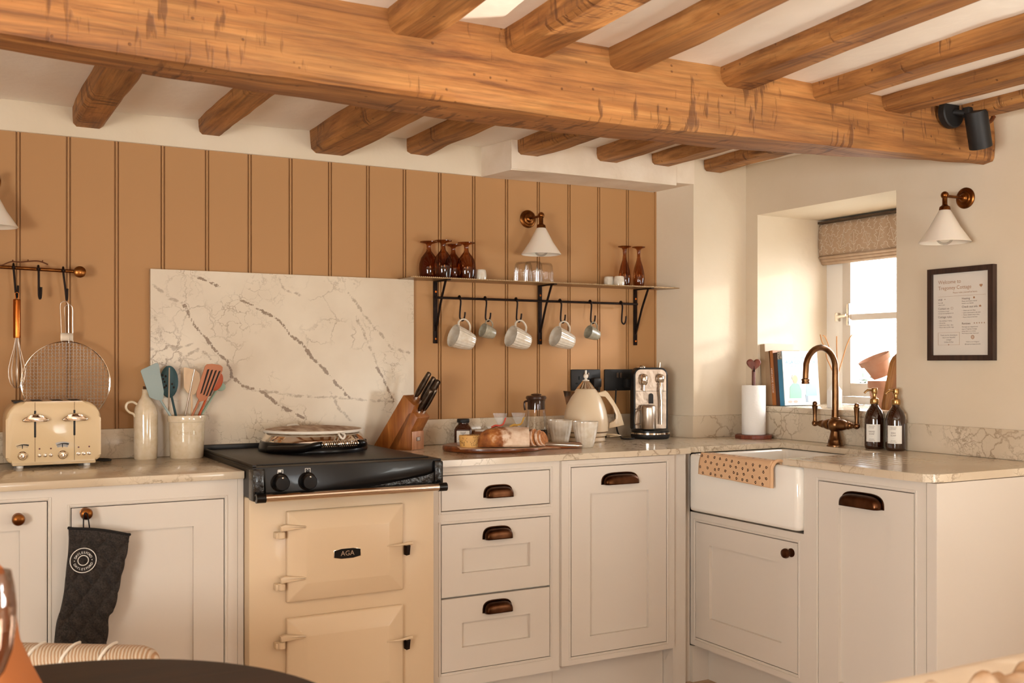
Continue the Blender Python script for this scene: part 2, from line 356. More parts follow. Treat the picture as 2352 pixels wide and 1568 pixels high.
# pier at the corner
mb = MB(); plan = [(2.797, 3.95), (2.797, 3.738), (2.853, 3.54), (3.17, 3.54), (3.17, 3.95)]
A = [mb.v((x, y, 0)) for x, y in plan]; B = [mb.v((x, y, 2.2)) for x, y in plan]; mb.face(A); mb.face(B)
for i in range(5): mb.face([A[i], A[(i+1) % 5], B[(i+1) % 5], B[i]])
struct('wall_corner', mb, plaster, smooth=0)
# boxed soffit over the panelling
mb = MB(); vs = []
for z0, z1 in (((1.990, 2.2),) ): pass
P8 = [(1.915, 3.735, 1.990), (2.80, 3.735, 2.000), (2.856, 3.538, 2.010), (1.945, 3.535, 1.990)]
A = [mb.v(p) for p in P8]; B = [mb.v((p[0], p[1], 2.2)) for p in P8]; mb.face(A)
for i in range(4): mb.face([A[i], A[(i+1) % 4], B[(i+1) % 4], B[i]])
mb.box(1.944, 2.752, 3.528, 3.536, 1.994, 2.2, bev=.002)
struct('trim_2', mb, soffit_m, smooth=0)
# right wall with two deep window openings, the second one assumed
def wall_x(name, x0, x1, y0, y1, holes, m):
    mb = MB(); ys = sorted({y0, y1, *[h[0] for h in holes], *[h[1] for h in holes]})
    for a, b in zip(ys, ys[1:]):
        hs = [h for h in holes if h[0] <= a and h[1] >= b]
        if not hs: mb.box(x0, x1, a, b, 0, 2.2)
        else: mb.box(x0, x1, a, b, 0, hs[0][2]); mb.box(x0, x1, a, b, hs[0][3], 2.2)
    bmesh.ops.remove_doubles(mb.bm, verts=mb.bm.verts[:], dist=1e-5)
    return struct(name, mb, m, smooth=0)
W1 = (2.707, 3.465, 1.023, 1.887); W2 = (-.86, -.22, 1.10, 1.36)
wall_x('wall_right', 3.15, 3.62, -2.9, 3.95, [W1, W2], plaster)
wall_x('wall_left', -1.9, -1.6, -2.9, 3.95, [(-.90, .60, .85, 1.55)], plaster)
mb = MB(); mb.box(-1.9, .85, -2.9, -2.6, 0, 2.2); mb.box(1.60, 3.62, -2.9, -2.6, 0, 2.2); mb.box(.85, 1.60, -2.9, -2.6, 0, .75); mb.box(.85, 1.60, -2.9, -2.6, 1.45, 2.2)
struct('wall_front', mb, plaster, smooth=0)
# ---- kitchen window
wx = 3.585
def yb(px, x=wx): return onX(x, px, 800).y
root = bpy.data.objects.new('window_1', None); COL.objects.link(root); root['kind'] = 'structure'
mb = MB(); ya, yz = 2.66, 3.465
mb.box(wx-.015, wx+.05, 3.402, yz, 1.049, 1.887); mb.box(wx-.015, wx+.05, 2.60, 2.70, 1.049, 1.887); mb.box(wx-.015, wx+.05, 2.70, 3.36, 1.049, 1.082); mb.box(wx-.015, wx+.05, 2.70, 3.36, 1.845, 1.887)
mb.box(wx-.02, wx+.045, 3.36, 3.402, 1.049, 1.886)
mb.build('window_frame', white_p, root)
cs = MB(); y1 = 3.357; y0 = 2.70; g1 = y1-.048
cs.box(wx-.03, wx+.02, g1, y1, 1.085, 1.84, bev=.003); cs.box(wx-.03, wx+.02, y0, y0+.02, 1.085, 1.84)
cs.box(wx-.029, wx+.019, y0+.02, g1, 1.086, 1.143); cs.box(wx-.029, wx+.019, y0+.02, g1, 1.79, 1.839)
cs.box(wx-.024, wx+.016, y0+.02, g1, 1.425, 1.452)
cz = cs.build('casement', win_paint, root)
gl = MB(); gl.box(wx-.006, wx-.002, y0+.04, g1+.008, 1.13, 1.80); gl.build('pane', clear_pane, root)
st = MB(); st.box(wx-.05, wx-.03, 3.30, 3.318, 1.40, 1.50, bev=.006); st.tube([(wx-.055, 3.309, 1.445), (wx-.058, 3.36, 1.44)], .008); st.box(wx-.06, wx-.04, 3.355, 3.375, 1.42, 1.46, bev=.004)
st.build('window_latch', chrome, root)
st = MB(); st.tube([(wx-.05, 3.16, 1.115), (wx-.06, 3.05, 1.112), (wx-.055, 2.93, 1.108)], .007); st.ball(.011, (wx-.05, 3.165, 1.115)); st.box(wx-.05, wx-.03, 3.05, 3.08, 1.10, 1.125); st.build('window_stay', chrome, root)
# ---- assumed small second window further along the right wall, unseen from here (lets the sun in)
root = bpy.data.objects.new('assumed_window_2', None); COL.objects.link(root); root['kind'] = 'structure'
mb = MB(); mb.box(3.56, 3.60, -.86, -.84, 1.1, 1.36); mb.box(3.56, 3.60, -.24, -.22, 1.1, 1.36); mb.box(3.56, 3.60, -.84, -.24, 1.1, 1.12); mb.box(3.56, 3.60, -.84, -.24, 1.34, 1.36); mb.build('window_frame', white_p, root)
for n, (x0, x1, y0_, y1_) in (('assumed_window_3', (-1.86, -1.82, -.9, .6)), ('assumed_window_4', (.85, 1.95, -2.86, -2.82))):  # assumed windows in the unseen walls, framing the left and behind lamps
    root = bpy.data.objects.new(n, None); COL.objects.link(root); root['kind'] = 'structure'; mb = MB()
    if n == 'assumed_window_3':
        for a, b, c, d in ((-.9, -.85, .85, 1.55), (.55, .6, .85, 1.55), (-.17, -.13, .85, 1.55), (-.9, .6, .85, .9), (-.9, .6, 1.5, 1.55)): mb.box(x0, x1, a, b, c, d)
    else:
        for a, b, c, d in ((.85, .9, .75, 1.45), (1.55, 1.60, .75, 1.45), (1.2, 1.24, .8, 1.40), (.9, 1.55, .75, .8), (.9, 1.55, 1.4, 1.45)): mb.box(a, b, y0_, y1_, c, d)
    mb.build('window_frame', white_p, root)
# sill slab
mb = MB(); mb.box(3.128, wx-.012, 2.66, 3.465, 1.023, 1.048, bev=.004); struct('trim_4', mb, marb)
# ================================================================== BEAMS
def interp(x, T):
    for (a, va), (b, vb) in zip(T, T[1:]):
        if x <= b: t = max((x-a)/(b-a), 0); return va+(vb-va)*t
    return T[-1][1]
mb = MB(); rings = []; nx = 120
for i in range(nx+1):
    x = -1.62+(3.148+1.62)*i/nx
    zb = interp(x, [(-1.7, 1.90), (.1, 1.896), (.6, 1.881), (1.05, 1.877), (1.42, 1.877), (2.1, 1.892), (3.15, 1.922)])
    yf = interp(x, [(-1.7, 2.45), (.1, 2.452), (.65, 2.487), (1.15, 2.502), (1.55, 2.50), (2.0, 2.492), (2.47, 2.466), (3.15, 2.36)])
    sec = [(2.293, 2.12), (2.296, 2.07), (2.289, 2.02), (2.288, 1.97), (2.289, zb+.045), (2.290, zb+.014), (2.299, zb+.002), (2.33, zb), (yf-.035, zb+.002), (yf-.008, zb+.014), (yf+.004, zb+.05), (yf+.012, 2.12)]
    ring = []
    for k, (y, z) in enumerate(sec):
        ring.append(mb.v((x, y+.006*nz(x*1.6, k*.8, 5)+.003*nz(x*7, k*.9), z+(.006*nz(x*2.1, 9, k*.5)+.0025*nz(x*8, k) if k not in (0, 11) else 0))))
    rings.append(ring)
for A, B in zip(rings, rings[1:]):
    for k in range(11): mb.face([A[k], A[k+1], B[k+1], B[k]])
mb.face(rings[0]); mb.face(rings[-1])
tag(mb.build('ceiling_beam', beam_m, smooth=32), 'massive rough-hewn oak beam crossing the whole ceiling', 'beam')
def joist(y0, y1, xl0, xl1, wdt, drop, label, group, seed, taper=0):
    """log-like joist between two y's; xl0/xl1 = left edge at each end"""
    mb = MB(); rings = []; n = 34; top = 2.135
    for i in range(n+1):
        t = i/n; y = y0+(y1-y0)*t; xl = xl0+(xl1-xl0)*t; wv = wdt*(1+.10*nz(y*2.5, seed)); cx = xl+wdt/2+.012*nz(y*2.2, seed, 4); zc = zceil(cx, y)
        zb = zc-drop*(1+.18*nz(y*3, seed, 8)); h = wv/2
        sec = [(-h, top), (-h*1.0, zc+.002), (-h*.99, zc-drop*.5), (-h*.93, zb+drop*.18), (-h*.70, zb), (h*.70, zb), (h*.93, zb+drop*.18), (h*.99, zc-drop*.5), (h, zc+.002), (h, top)]
        rings.append([mb.v((cx+a+.003*nz(y*9, k, seed), y, z+(.002*nz(y*11, k*2, seed) if 0 < k < 9 else 0))) for k, (a, z) in enumerate(sec)])
    for A, B in zip(rings, rings[1:]):
        for k in range(9): mb.face([A[k], A[k+1], B[k+1], B[k]])
    mb.face(rings[0]); mb.face(rings[-1])
    return tag(mb.build('ceiling_joist', joist_m, smooth=30), label, 'joist', group)
G1 = 'joists between the panelled wall and the big beam'; G2 = 'joists on the room side of the big beam'
far = [(.385, .375, .105, .062, 3.735, 'short oak joist above the mesh toaster, nearest the left edge'),
       (.800, .785, .090, .050, 3.735, 'thin crooked oak joist above the left end of the marble splashback'),
       (1.175, 1.195, .155, .085, 3.735, 'thickest short oak joist, above the middle of the marble splashback'),
       (1.545, 1.585, .105, .052, 3.735, 'oak joist ending just left of the boxed white soffit'),
       (1.935, 1.975, .115, .060, 3.535, 'oak joist resting on the left end of the boxed soffit'),
       (2.255, 2.345, .120, .052, 3.535, 'low wide oak joist over the middle of the boxed soffit'),
       (2.52, 2.625, .105, .050, 3.535, 'oak joist over the right end of the boxed soffit'),
       (2.78, 2.905, .105, .046, 3.535, 'last short oak joist, ending on the white corner pier')]
for k, (a, b, wd, dr, ye, lb) in enumerate(far): joist(2.50, ye, a, b, wd, dr, lb, G1, k*3.1+1)
near = [(.90, .93, .12, .060, 'stub of oak joist at the top edge, leftmost of the near ones'),
        (1.165, 1.243, .135, .062, 'thick oak joist catching a streak of light, room side of beam'),
        (1.47, 1.566, .105, .056, 'second oak joist right of the brightly lit one, room side'),
        (1.80, 1.950, .120, .054, 'long oak joist meeting the beam above the wall lamp by the window'),
        (2.27, 2.300, .110, .054, 'long oak joist reaching the right edge, left of the black spotlight'),
        (2.58, 2.610, .110, .050, 'oak joist directly left of the black ceiling spotlight'),
        (2.86, 2.925, .110, .036, 'rightmost oak joist, just above the black spotlight')]
for k, (a, b, wd, dr, lb) in enumerate(near): joist(-2.55, 2.30, a+(a-b)*2.0, b, wd, dr, lb, G2, k*2.3+40)
# spotlight on the beam
p = onY(2.285, 2175, 262); t = thing('spotlight', 'black cylindrical spotlight fixed to the right end of the beam', 'spotlight', (p.x, 2.283, p.z))
m = MB(); m.at(rot=(PI/2, 0, 0)); m.cyl(.040, 0, .022, 28, bev=.003); m.build('base', black_mt, t)
m = MB(); m.tube([(0, -.02, 0), (.012, -.05, -.008)], .008); m.box(.004, .034, -.062, -.040, -.018, .008, bev=.003); m.build('bracket', black_mt, t)
m = MB(); m.at((.040, -.062, -.046), (math.radians(8), math.radians(-24), 0)); m.lathe([(0, .048), (.028, .048), (.0285, .046), (.0285, -.05), (.025, -.05), (.024, -.03), (0, -.03)], 28); m.build('lamp_head', black_mt, t)
t.scale = (1.25, 1.25, 1.25)
# iron hook on beam end
p0 = onY(2.278, 2228, 276); m = MB(); m.tube(smooth_pts([(p0.x, 2.278, p0.z), (p0.x+.05, 2.268, p0.z-.004), (p0.x+.082, 2.262, p0.z+.002), (p0.x+.098, 2.262, p0.z+.02)]), [.007]*18+[.0085], 8)
tag(m.build('iron_hook', mat('rust_iron', '#6b3a1a', .5, .6)), 'rusty curved iron hook on the beam behind the spotlight', 'hook')
# ================================================================== CABINETS
YF = 3.14; XF = 2.54
def fx(px): return onY(YF, px, 1200).x
def fy(px): return onX(XF, px, 1200).y
def frame_mb(w, z0, z1, ops, x0=0):
    mb = MB(); xs = sorted({x0, w, *[o[0] for o in ops], *[o[1] for o in ops]}); zs = sorted({z0, z1, *[o[2] for o in ops], *[o[3] for o in ops]})
    for a, b in zip(xs, xs[1:]):
        for c, d in zip(zs, zs[1:]):
            if any(o[0] <= a and o[1] >= b and o[2] <= c and o[3] >= d for o in ops): continue
            mb.box(a, b, 0, .022, c, d)
    for o in ops:
        e = .009
        for k in ((o[0]-e, o[0]-.002, o[2]-e, o[3]+e), (o[1]+.002, o[1]+e, o[2]-e, o[3]+e), (o[0]-.0019, o[1]+.0019, o[2]-e, o[2]-.002), (o[0]-.0019, o[1]+.0019, o[3]+.002, o[3]+e)):
            mb.box(k[0], k[1], -.0025, .004, k[2], k[3], bev=.0012, seg=1)
    return mb
def cab_body(t, w, z0, z1, ops, depth=.56, plinth=True, x0=0):
    mb = frame_mb(w, z0, z1, ops, x0); mb.box(x0+.002, w-.002, .0235, depth, z0+.002, z1-.004)
    mb.build('cabinet_body', cab_m, t, smooth=0)
    if plinth: m = MB(); m.box(x0, w, .055, .075, 0, z0); m.build('plinth', cab_m, t, smooth=0)
def shaker(t, x0, x1, z0, z1, st=None, name='door', rec=.012):
    g = .0028; x0 += g; x1 -= g; z0 += g; z1 -= g; mb = MB()
    if st is None: mb.box(x0, x1, 0, .019, z0, z1, bev=.0012, seg=1)
    else:
        l, r, b, tp = st
        xs = [x0, x0+l, x1-r, x1]; zs = [z0, z0+b, z1-tp, z1]
        # one continuous front with a recessed panel
        def V(x, y, z): return mb.v((x, y, z))
        O = [V(x0, 0, z0), V(x1, 0, z0), V(x1, 0, z1), V(x0, 0, z1)]; I = [V(xs[1], 0, zs[1]), V(xs[2], 0, zs[1]), V(xs[2], 0, zs[2]), V(xs[1], 0, zs[2])]
        R = [V(xs[1]+.001, rec, zs[1]+.001), V(xs[2]-.001, rec, zs[1]+.001), V(xs[2]-.001, rec, zs[2]-.001), V(xs[1]+.001, rec, zs[2]-.001)]
        B = [V(x0, .019, z0), V(x1, .019, z0), V(x1, .019, z1), V(x0, .019, z1)]
        for i in range(4):
            j = (i+1) % 4; mb.face([O[i], O[j], I[j], I[i]]); mb.face([I[i], I[j], R[j], R[i]]); mb.face([O[i], B[i], B[j], O[j]])
        mb.face(R); mb.face(B[::-1])
    return mb.build(name, cab_m, t, smooth=0)
def cup_pull(par, x, z, w, h=.036, d=.027, m=None):
    mb = MB(); rings = []; n = 28
    for k in range(9):
        ph = PI/2*k/8; s = max(math.cos(ph), .0001)**.55; ring = []
        for i in range(n+1):
            a = PI*i/n; ca, sa = math.cos(a), math.sin(a)
            X = w/2*(abs(ca)**.55)*(1 if ca > 0 else -1); Z = h*abs(sa)**.6
            ring.append(mb.v((X*(.90+.10*s) if k < 5 else X*(.9+.1*s)*(s**.12), -d*math.sin(ph), Z*(.35+.65*s))))
        rings.append(ring)
    for A, B in zip(rings, rings[1:]):
        for i in range(n): mb.face([A[i], A[i+1], B[i+1], B[i]])
    mb.face(rings[-1]); 
    # flange against the door
    fl = []
    for e, y in ((1.0, -.003), (1.075, -.003), (1.085, 0)):
        fl.append([mb.v((w/2*e*(abs(math.cos(PI*i/n))**.55)*(1 if math.cos(PI*i/n) > 0 else -1), y, (h+.006*(e > 1))*abs(math.sin(PI*i/n))**.6)) for i in range(n+1)])
    for A, B in zip(fl, fl[1:]):
        for i in range(n): mb.face([A[i], A[i+1], B[i+1], B[i]])
    return mb.build('cup_handle', bronze, par, (x, 0, z), solid=.0018, smooth=60)
def knob(par, x, z, m=None, r=.0165):
    mb = MB(); mb.at(rot=(PI/2, 0, 0)); mb.lathe([(0, 0), (.0150, 0), (.0150, .003), (.008, .006), (.0065, .014), (.0085, .019), (r, .025), (r*1.03, .030), (r*.9, .036), (r*.5, .0395), (0, .0405)], 28)
    return mb.build('knob', m or brass, par, (x, 0, z))
# left pair
XA = fx(130); XB = fx(546); XC = fx(559)
t = thing('base_cabinet', 'white painted base cabinet with a brass knob, at the left picture edge', 'cabinet', (-.55, YF, 0))
w = XA+.55; ops = [(w-.012-(.43), fx(110)+.55, .14, .853)]
cab_body(t, w, .10, .884, ops); d = shaker(t, *ops[0], (.068, .068, .075, .075)); knob(d, fx(41)+.55, onY(YF, 41, 1190).z)
t = thing('base_cabinet', 'white base cabinet left of the range, black oven glove on its knob', 'cabinet', (XA, YF, 0))
ops = [(fx(162)-XA, fx(516)-XA, .14, .829)]
cab_body(t, XB-XA-.0008, .10, .884, ops); ins = fx(236)-fx(162)
d = shaker(t, *ops[0], (ins, fx(516)-fx(447), .09, .075)); knob(d, fx(196)-XA, onY(YF, 196, 1177).z)
m = MB(); m.box(XB, XC, YF-.001, YF+.56, 0, .884); tag(m.build('filler_panel', cab_m, smooth=0), 'narrow white filler strip between left cabinet and range', 'panel')
# drawers
X0 = 1.424; X1 = 1.9265; t = thing('drawer_unit', 'white base unit with three drawers and bronze cup handles', 'drawers', (X0, YF, 0))
D = [(1.460, 1.887, .735, .858), (1.460, 1.887, .4445, .693), (1.460, 1.887, .193, .443)]
ops = [(1.460-X0, 1.887-X0, .735, .858), (1.460-X0, 1.887-X0, .193, .693)]
cab_body(t, X1-X0, .140, .888, ops)
for k, (a, b, c, e) in enumerate(D):
    st = None if k == 0 else (fx(1060)-fx(1013), fx(1264)-fx(1219.5), .075, .085)
    dd = shaker(t, a-X0, b-X0, c, e, st, 'drawer_front')
    px, py = [(1144, 1141), (1142, 1236), (1142, 1404)][k]; q = onY(YF, px, py); cup_pull(dd, q.x-X0, q.z+.001, .104)
X2 = 2.430; t = thing('dishwasher_cabinet', 'tall white shaker door with a long bronze cup handle, beside the drawers', 'cabinet', (X1+.001, YF-.012, 0))
w = X2-X1-.001; a = fx(1307)-X1-.001; b = fx(1527)-X1-.001
cab_body(t, w, .154, .886, [(a, b, .182, .862)], depth=.57, plinth=False)
dd = shaker(t, a, b, .182, .862, (fx(1350)-fx(1307), fx(1527)-fx(1487), .062, .098)); q = onY(YF-.012, 1423, 1110); cup_pull(dd, q.x-X1, q.z, .150)
m = MB(); m.box(X1+.002, X2, YF+.062, YF+.08, 0, .152); tag(m.build('plinth', cab_m, smooth=0), 'cream kickboard under the dishwasher door', 'plinth')
# corner posts down to the floor
m = MB(); m.box(2.431, 2.492, YF, YF+.04, 0, .887); m.box(2.432, 2.492, YF+.04, YF+.16, 0, .14); tag(m.build('corner_post', cab_m, smooth=0), 'white corner post right of the dishwasher door', 'post')
m = MB(); m.box(2.502, 2.538, 3.172, 3.20, 0, .887); m.box(2.5381, 2.64, 3.155, 3.20, 0, .139); tag(m.build('corner_post', cab_m, smooth=0), 'white corner post left of the sink front', 'post')
m = MB(); m.box(2.4925, 2.5015, 3.17, 3.2, 0, .887); tag(m.build('corner_strip', cab_m, smooth=0), 'thin white strip in the corner between the two posts', 'panel')
# sink cabinet (faces -X)
R90 = -PI/2
t = thing('sink_cabinet', 'white shaker cabinet with bronze knob under the sink', 'cabinet', (XF, 3.171, 0), R90)
w = 3.171-2.5655; a = 3.171-3.141; b = 3.171-2.595
cab_body(t, w, .145, .658, [(a, b, .1765, .6245)], plinth=False)
dd = shaker(t, a, b, .1765, .6245, (fy(1597)-fy(1628), fy(1796)-fy(1833), .086, .078)); q = onX(XF-.02, 1808, 1270); knob(dd, 3.171-q.y, q.z, bronze, .0165)
# tall right cabinet (integrated appliance door)
t = thing('bin_cabinet', 'white end cabinet with a long bronze cup handle below the drainer', 'cabinet', (XF-.004, 2.564, 0), R90)
w = 2.564-2.0705; a = 2.564-fy(1881); b = 2.564-fy(2103)
cab_body(t, w, .10, .884, [(a, b, .125, .848)], depth=.50)
dd = shaker(t, a, b, .125, .848, (fy(1881)-fy(1926), .085, .075, .080)); q = onX(XF, 1983, 1161); cup_pull(dd, 2.564-q.y, q.z-.004, .158, h=.040, d=.030)
m = MB(); m.box(XF-.008, XR-.001, 2.030, 2.066, 0, .884, bev=.001); tag(m.build('end_panel', cab_m, smooth=0), 'plain painted end panel closing the right cabinet run', 'panel')
m = MB(); m.box(2.615, 2.635, 2.566, 3.1545, 0, .144); tag(m.build('plinth', cab_m, smooth=0), 'cream kickboard under the sink cabinet', 'plinth')
# ================================================================== WORKTOPS, UPSTANDS, SPLASHBACK
m = MB(); m.box(-1.55, .7975, 3.118, 3.722, .886, WT, bev=.003)
tag(m.build('worktop', marb), 'veined marble worktop left of the range, under the toaster', 'worktop')
m = MB()
e = .0035
def slab(m, polys, z0, z1):
    T = {}; Bt = {}; cnt = {}
    def g(D, p, z):
        if p not in D: D[p] = m.v((p[0], p[1], z))
        return D[p]
    for P in polys:
        m.face([g(T, p, z1) for p in P]); m.face([g(Bt, p, z0) for p in P])
        for i in range(len(P)): k = frozenset((P[i], P[(i+1) % len(P)])); cnt[k] = cnt.get(k, 0)+1
    for k, c in cnt.items():
        if c == 1: p, q = tuple(k); m.face([T[p], T[q], Bt[q], Bt[p]])
R_4 = lambda a, b, c, d: [(a, c), (b, c), (b, d), (a, d)]
slab(m, [R_4(1.4165, 2.5, 3.118, 3.15), R_4(1.4165, 2.5, 3.15, 3.52), R_4(1.4165, 2.5, 3.52, 3.718), R_4(2.5, 2.835, 3.15, 3.52), [(2.5, 3.52), (2.835, 3.52), (2.781, 3.718), (2.5, 3.718)],
         R_4(2.835, 2.995, 3.15, 3.52), R_4(2.995, 3.131, 3.15, 3.52), R_4(2.995, 3.131, 2.632, 3.15), R_4(2.995, 3.131, 2.612, 2.632), R_4(2.509, 2.995, 2.612, 2.632)], .8885, WT)
# drainer section with real grooves running along Y
gp = [(2.512, .886), (2.509, .890), (2.509, .906), (2.513, WT)]
for k in range(7):
    c = 2.575+.052*k; gp += [(c-.006, WT), (c-.003, WT-.004), (c+.003, WT-.004), (c+.006, WT)]
gp += [(3.131, WT), (3.131, .886)]
A = [m.v((x, 2.28, z)) for x, z in gp]; B = [m.v((x, 2.612, z)) for x, z in gp]; n = len(gp)
for i in range(n): m.face([A[i], A[(i+1) % n], B[(i+1) % n], B[i]])
m.face(A); m.face(B)
# end of the worktop with its softened corner
cor = [(2.509, 2.28), (2.509, 2.10), (2.514, 2.065), (2.532, 2.042), (2.565, 2.032), (3.131, 2.032), (3.131, 2.28)]
A = [m.v((x, y, .886)) for x, y in cor]; B = [m.v((x, y, WT)) for x, y in cor]; n = len(cor)
for i in range(n): m.face([A[i], A[(i+1) % n], B[(i+1) % n], B[i]])
m.face(A); m.face(B)
tag(m.build('worktop', marb, smooth=25), 'L-shaped marble worktop with drainer grooves around the sink', 'worktop')
for (x0, x1, y0, y1, lb) in ((-1.5, .622, 3.722, 3.739, 'marble upstand along the wall behind the toaster'), (1.617, 2.795, 3.722, 3.739, 'marble upstand behind the kettle and bread board')):
    m = MB(); m.box(x0, x1, y0, y1, WT+.0005, 1.011, bev=.0015); tag(m.build('upstand', marb), lb, 'upstand')
m = MB(); pl = [(2.780, 3.718), (2.835, 3.521), (3.13, 3.521), (3.13, 3.539), (2.852, 3.539), (2.796, 3.735)]
A = [m.v((x, y, WT+.0005)) for x, y in pl]; B = [m.v((x, y, 1.004)) for x, y in pl]
for i in range(6): m.face([A[i], A[(i+1) % 6], B[(i+1) % 6], B[i]])
m.face(A); m.face(B); tag(m.build('upstand', marb, smooth=0), 'marble upstand wrapping the foot of the white corner pier', 'upstand')
m = MB(); m.box(3.132, 3.149, 2.702, 3.520, WT+.0005, 1.0225, bev=.001); m.box(3.132, 3.149, 2.03, 2.702, WT+.0005, 1.011, bev=.001)
tag(m.build('upstand', marb, smooth=0), 'veined marble upstand under the window sill and soap bottles', 'upstand')
# splashback with its real big diagonal veins (vertex distance field, broken up by noise in the shader)
sx0, sx1, sz0, sz1 = .626, 1.612, WT+.0005, 1.560
def PV(l): return [(lambda p: (p.x, p.z))(onY(3.718, *q)) for q in l]
V1 = [PV(l) for l in ([(422, 700), (440, 735), (470, 775), (495, 805), (520, 828), (533, 862), (560, 888), (600, 897), (640, 930), (685, 952), (700, 962)],
      [(551, 690), (600, 712), (640, 735), (668, 770), (695, 790), (715, 820), (745, 848), (772, 880), (805, 915)], [(452, 636), (475, 645), (503, 657)], [(866, 844), (885, 880), (905, 920)])]
V2 = [PV(l) for l in ([(352, 655), (375, 670), (390, 685), (420, 695)], [(345, 720), (365, 745), (372, 780), (400, 800), (440, 790)], [(560, 893), (620, 900), (690, 910), (760, 912), (830, 918), (900, 922)],
      [(800, 672), (820, 700), (850, 740), (880, 775), (900, 800), (940, 810)], [(815, 720), (840, 775), (870, 845)], [(530, 870), (500, 890), (470, 930), (480, 960)], [(640, 640), (655, 665), (690, 680)], [(760, 900), (780, 940), (805, 965)], [(345, 800), (400, 830), (460, 800), (500, 840)])]
def dist(p, L):
    b = 9
    for pl in L:
        for (x1, y1), (x2, y2) in zip(pl, pl[1:]):
            dx, dy = x2-x1, y2-y1; t = max(0, min(1, ((p[0]-x1)*dx+(p[1]-y1)*dy)/(dx*dx+dy*dy+1e-9))); q = (p[0]-x1-t*dx)**2+(p[1]-y1-t*dy)**2
            if q < b: b = q
    return math.sqrt(b)
m = MB(); nxg, nzg = 150, 96
Vg = m.grid(nxg, nzg, lambda u, v: (sx0+(sx1-sx0)*u, 3.718, sz0+(sz1-sz0)*v))
o_ = m.build('splashback', marb_s, solid=0, smooth=0, fix=False); me = o_.data
ca = me.color_attributes.new('vein', 'FLOAT_COLOR', 'POINT')
for i, v in enumerate(me.vertices):
    p = (v.co.x+.006*nz(v.co.x*30, v.co.z*30), v.co.z+.006*nz(v.co.x*30, v.co.z*30, 7)); ca.data[i].color = (max(0, 1-dist(p, V1)/.05), max(0, 1-dist(p, V2)/.05), 0, 1)
md = o_.modifiers.new('t', 'SOLIDIFY'); md.thickness = .018; md.offset = -1
tag(o_, 'tall veined marble splashback slab behind the range cooker', 'splashback')
# ================================================================== SINK
m = MB(); x0, x1, y0, y1, z0, z1 = 2.512, 3.02, 2.566, 3.150, .668, .8855
def rr_(a0, a1, b0, b1, z, r):
    out = []
    for cx, cy, st in ((a1-r, b1-r, 0), (a0+r, b1-r, PI/2), (a0+r, b0+r, PI), (a1-r, b0+r, 3*PI/2)):
        for k in range(6): an = st+PI/2*k/5; out.append(m.v((cx+r*math.cos(an), cy+r*math.sin(an), z)))
    return out
LV = [rr_(x0+.01, x1-.01, y0+.01, y1-.01, z0, .014), rr_(x0+.003, x1-.003, y0+.003, y1-.003, z0+.004, .018), rr_(x0, x1, y0, y1, z0+.016, .02), rr_(x0, x1, y0, y1, z1-.010, .02), rr_(x0+.003, x1-.003, y0+.003, y1-.003, z1-.003, .018), rr_(x0+.010, x1-.010, y0+.010, y1-.010, z1, .016),
      rr_(x0+.022, x1-.022, y0+.022, y1-.022, z1-.001, .016), rr_(x0+.028, x1-.028, y0+.028, y1-.028, z1-.008, .02), rr_(x0+.034, x1-.034, y0+.034, y1-.034, z1-.17, .03), rr_(x0+.055, x1-.055, y0+.055, y1-.055, z1-.19, .03)]
for A, B in zip(LV, LV[1:]):
    for i in range(24): m.face([A[i], A[(i+1) % 24], B[(i+1) % 24], B[i]])
m.face(LV[0]); m.face(LV[-1])
tag(m.build('sink', porcelain, smooth=50), 'white ceramic farmhouse sink with a deep glossy front', 'sink')
# ================================================================== RANGE COOKER
XL, XRR = .8025, 1.4125
t = thing('range_cooker', 'cream enamel range cooker with black top and chrome rail', 'cooker', (XL, 3.09, 0))
W_ = XRR-XL
m = MB(); m.box(0, W_, 0, .60, 0, .830, bev=.006); m.build('body', enamel, t)
m = MB(); m.box(-.004, W_-.001, -.0575, .628, .9195, .926, bev=.002); m.box(-.003, W_-.003, -.02, .600, .832, .9195)
m.box(.012, W_-.02, .0, .600, .926, .930, bev=.0015)
m.box(-.0035, .009, -.054, .611, .9255, .935, bev=.003); m.box(-.0035, W_-.002, .612, .627, .9255, .946, bev=.003)
m.build('hob_top', black_en_r, t)
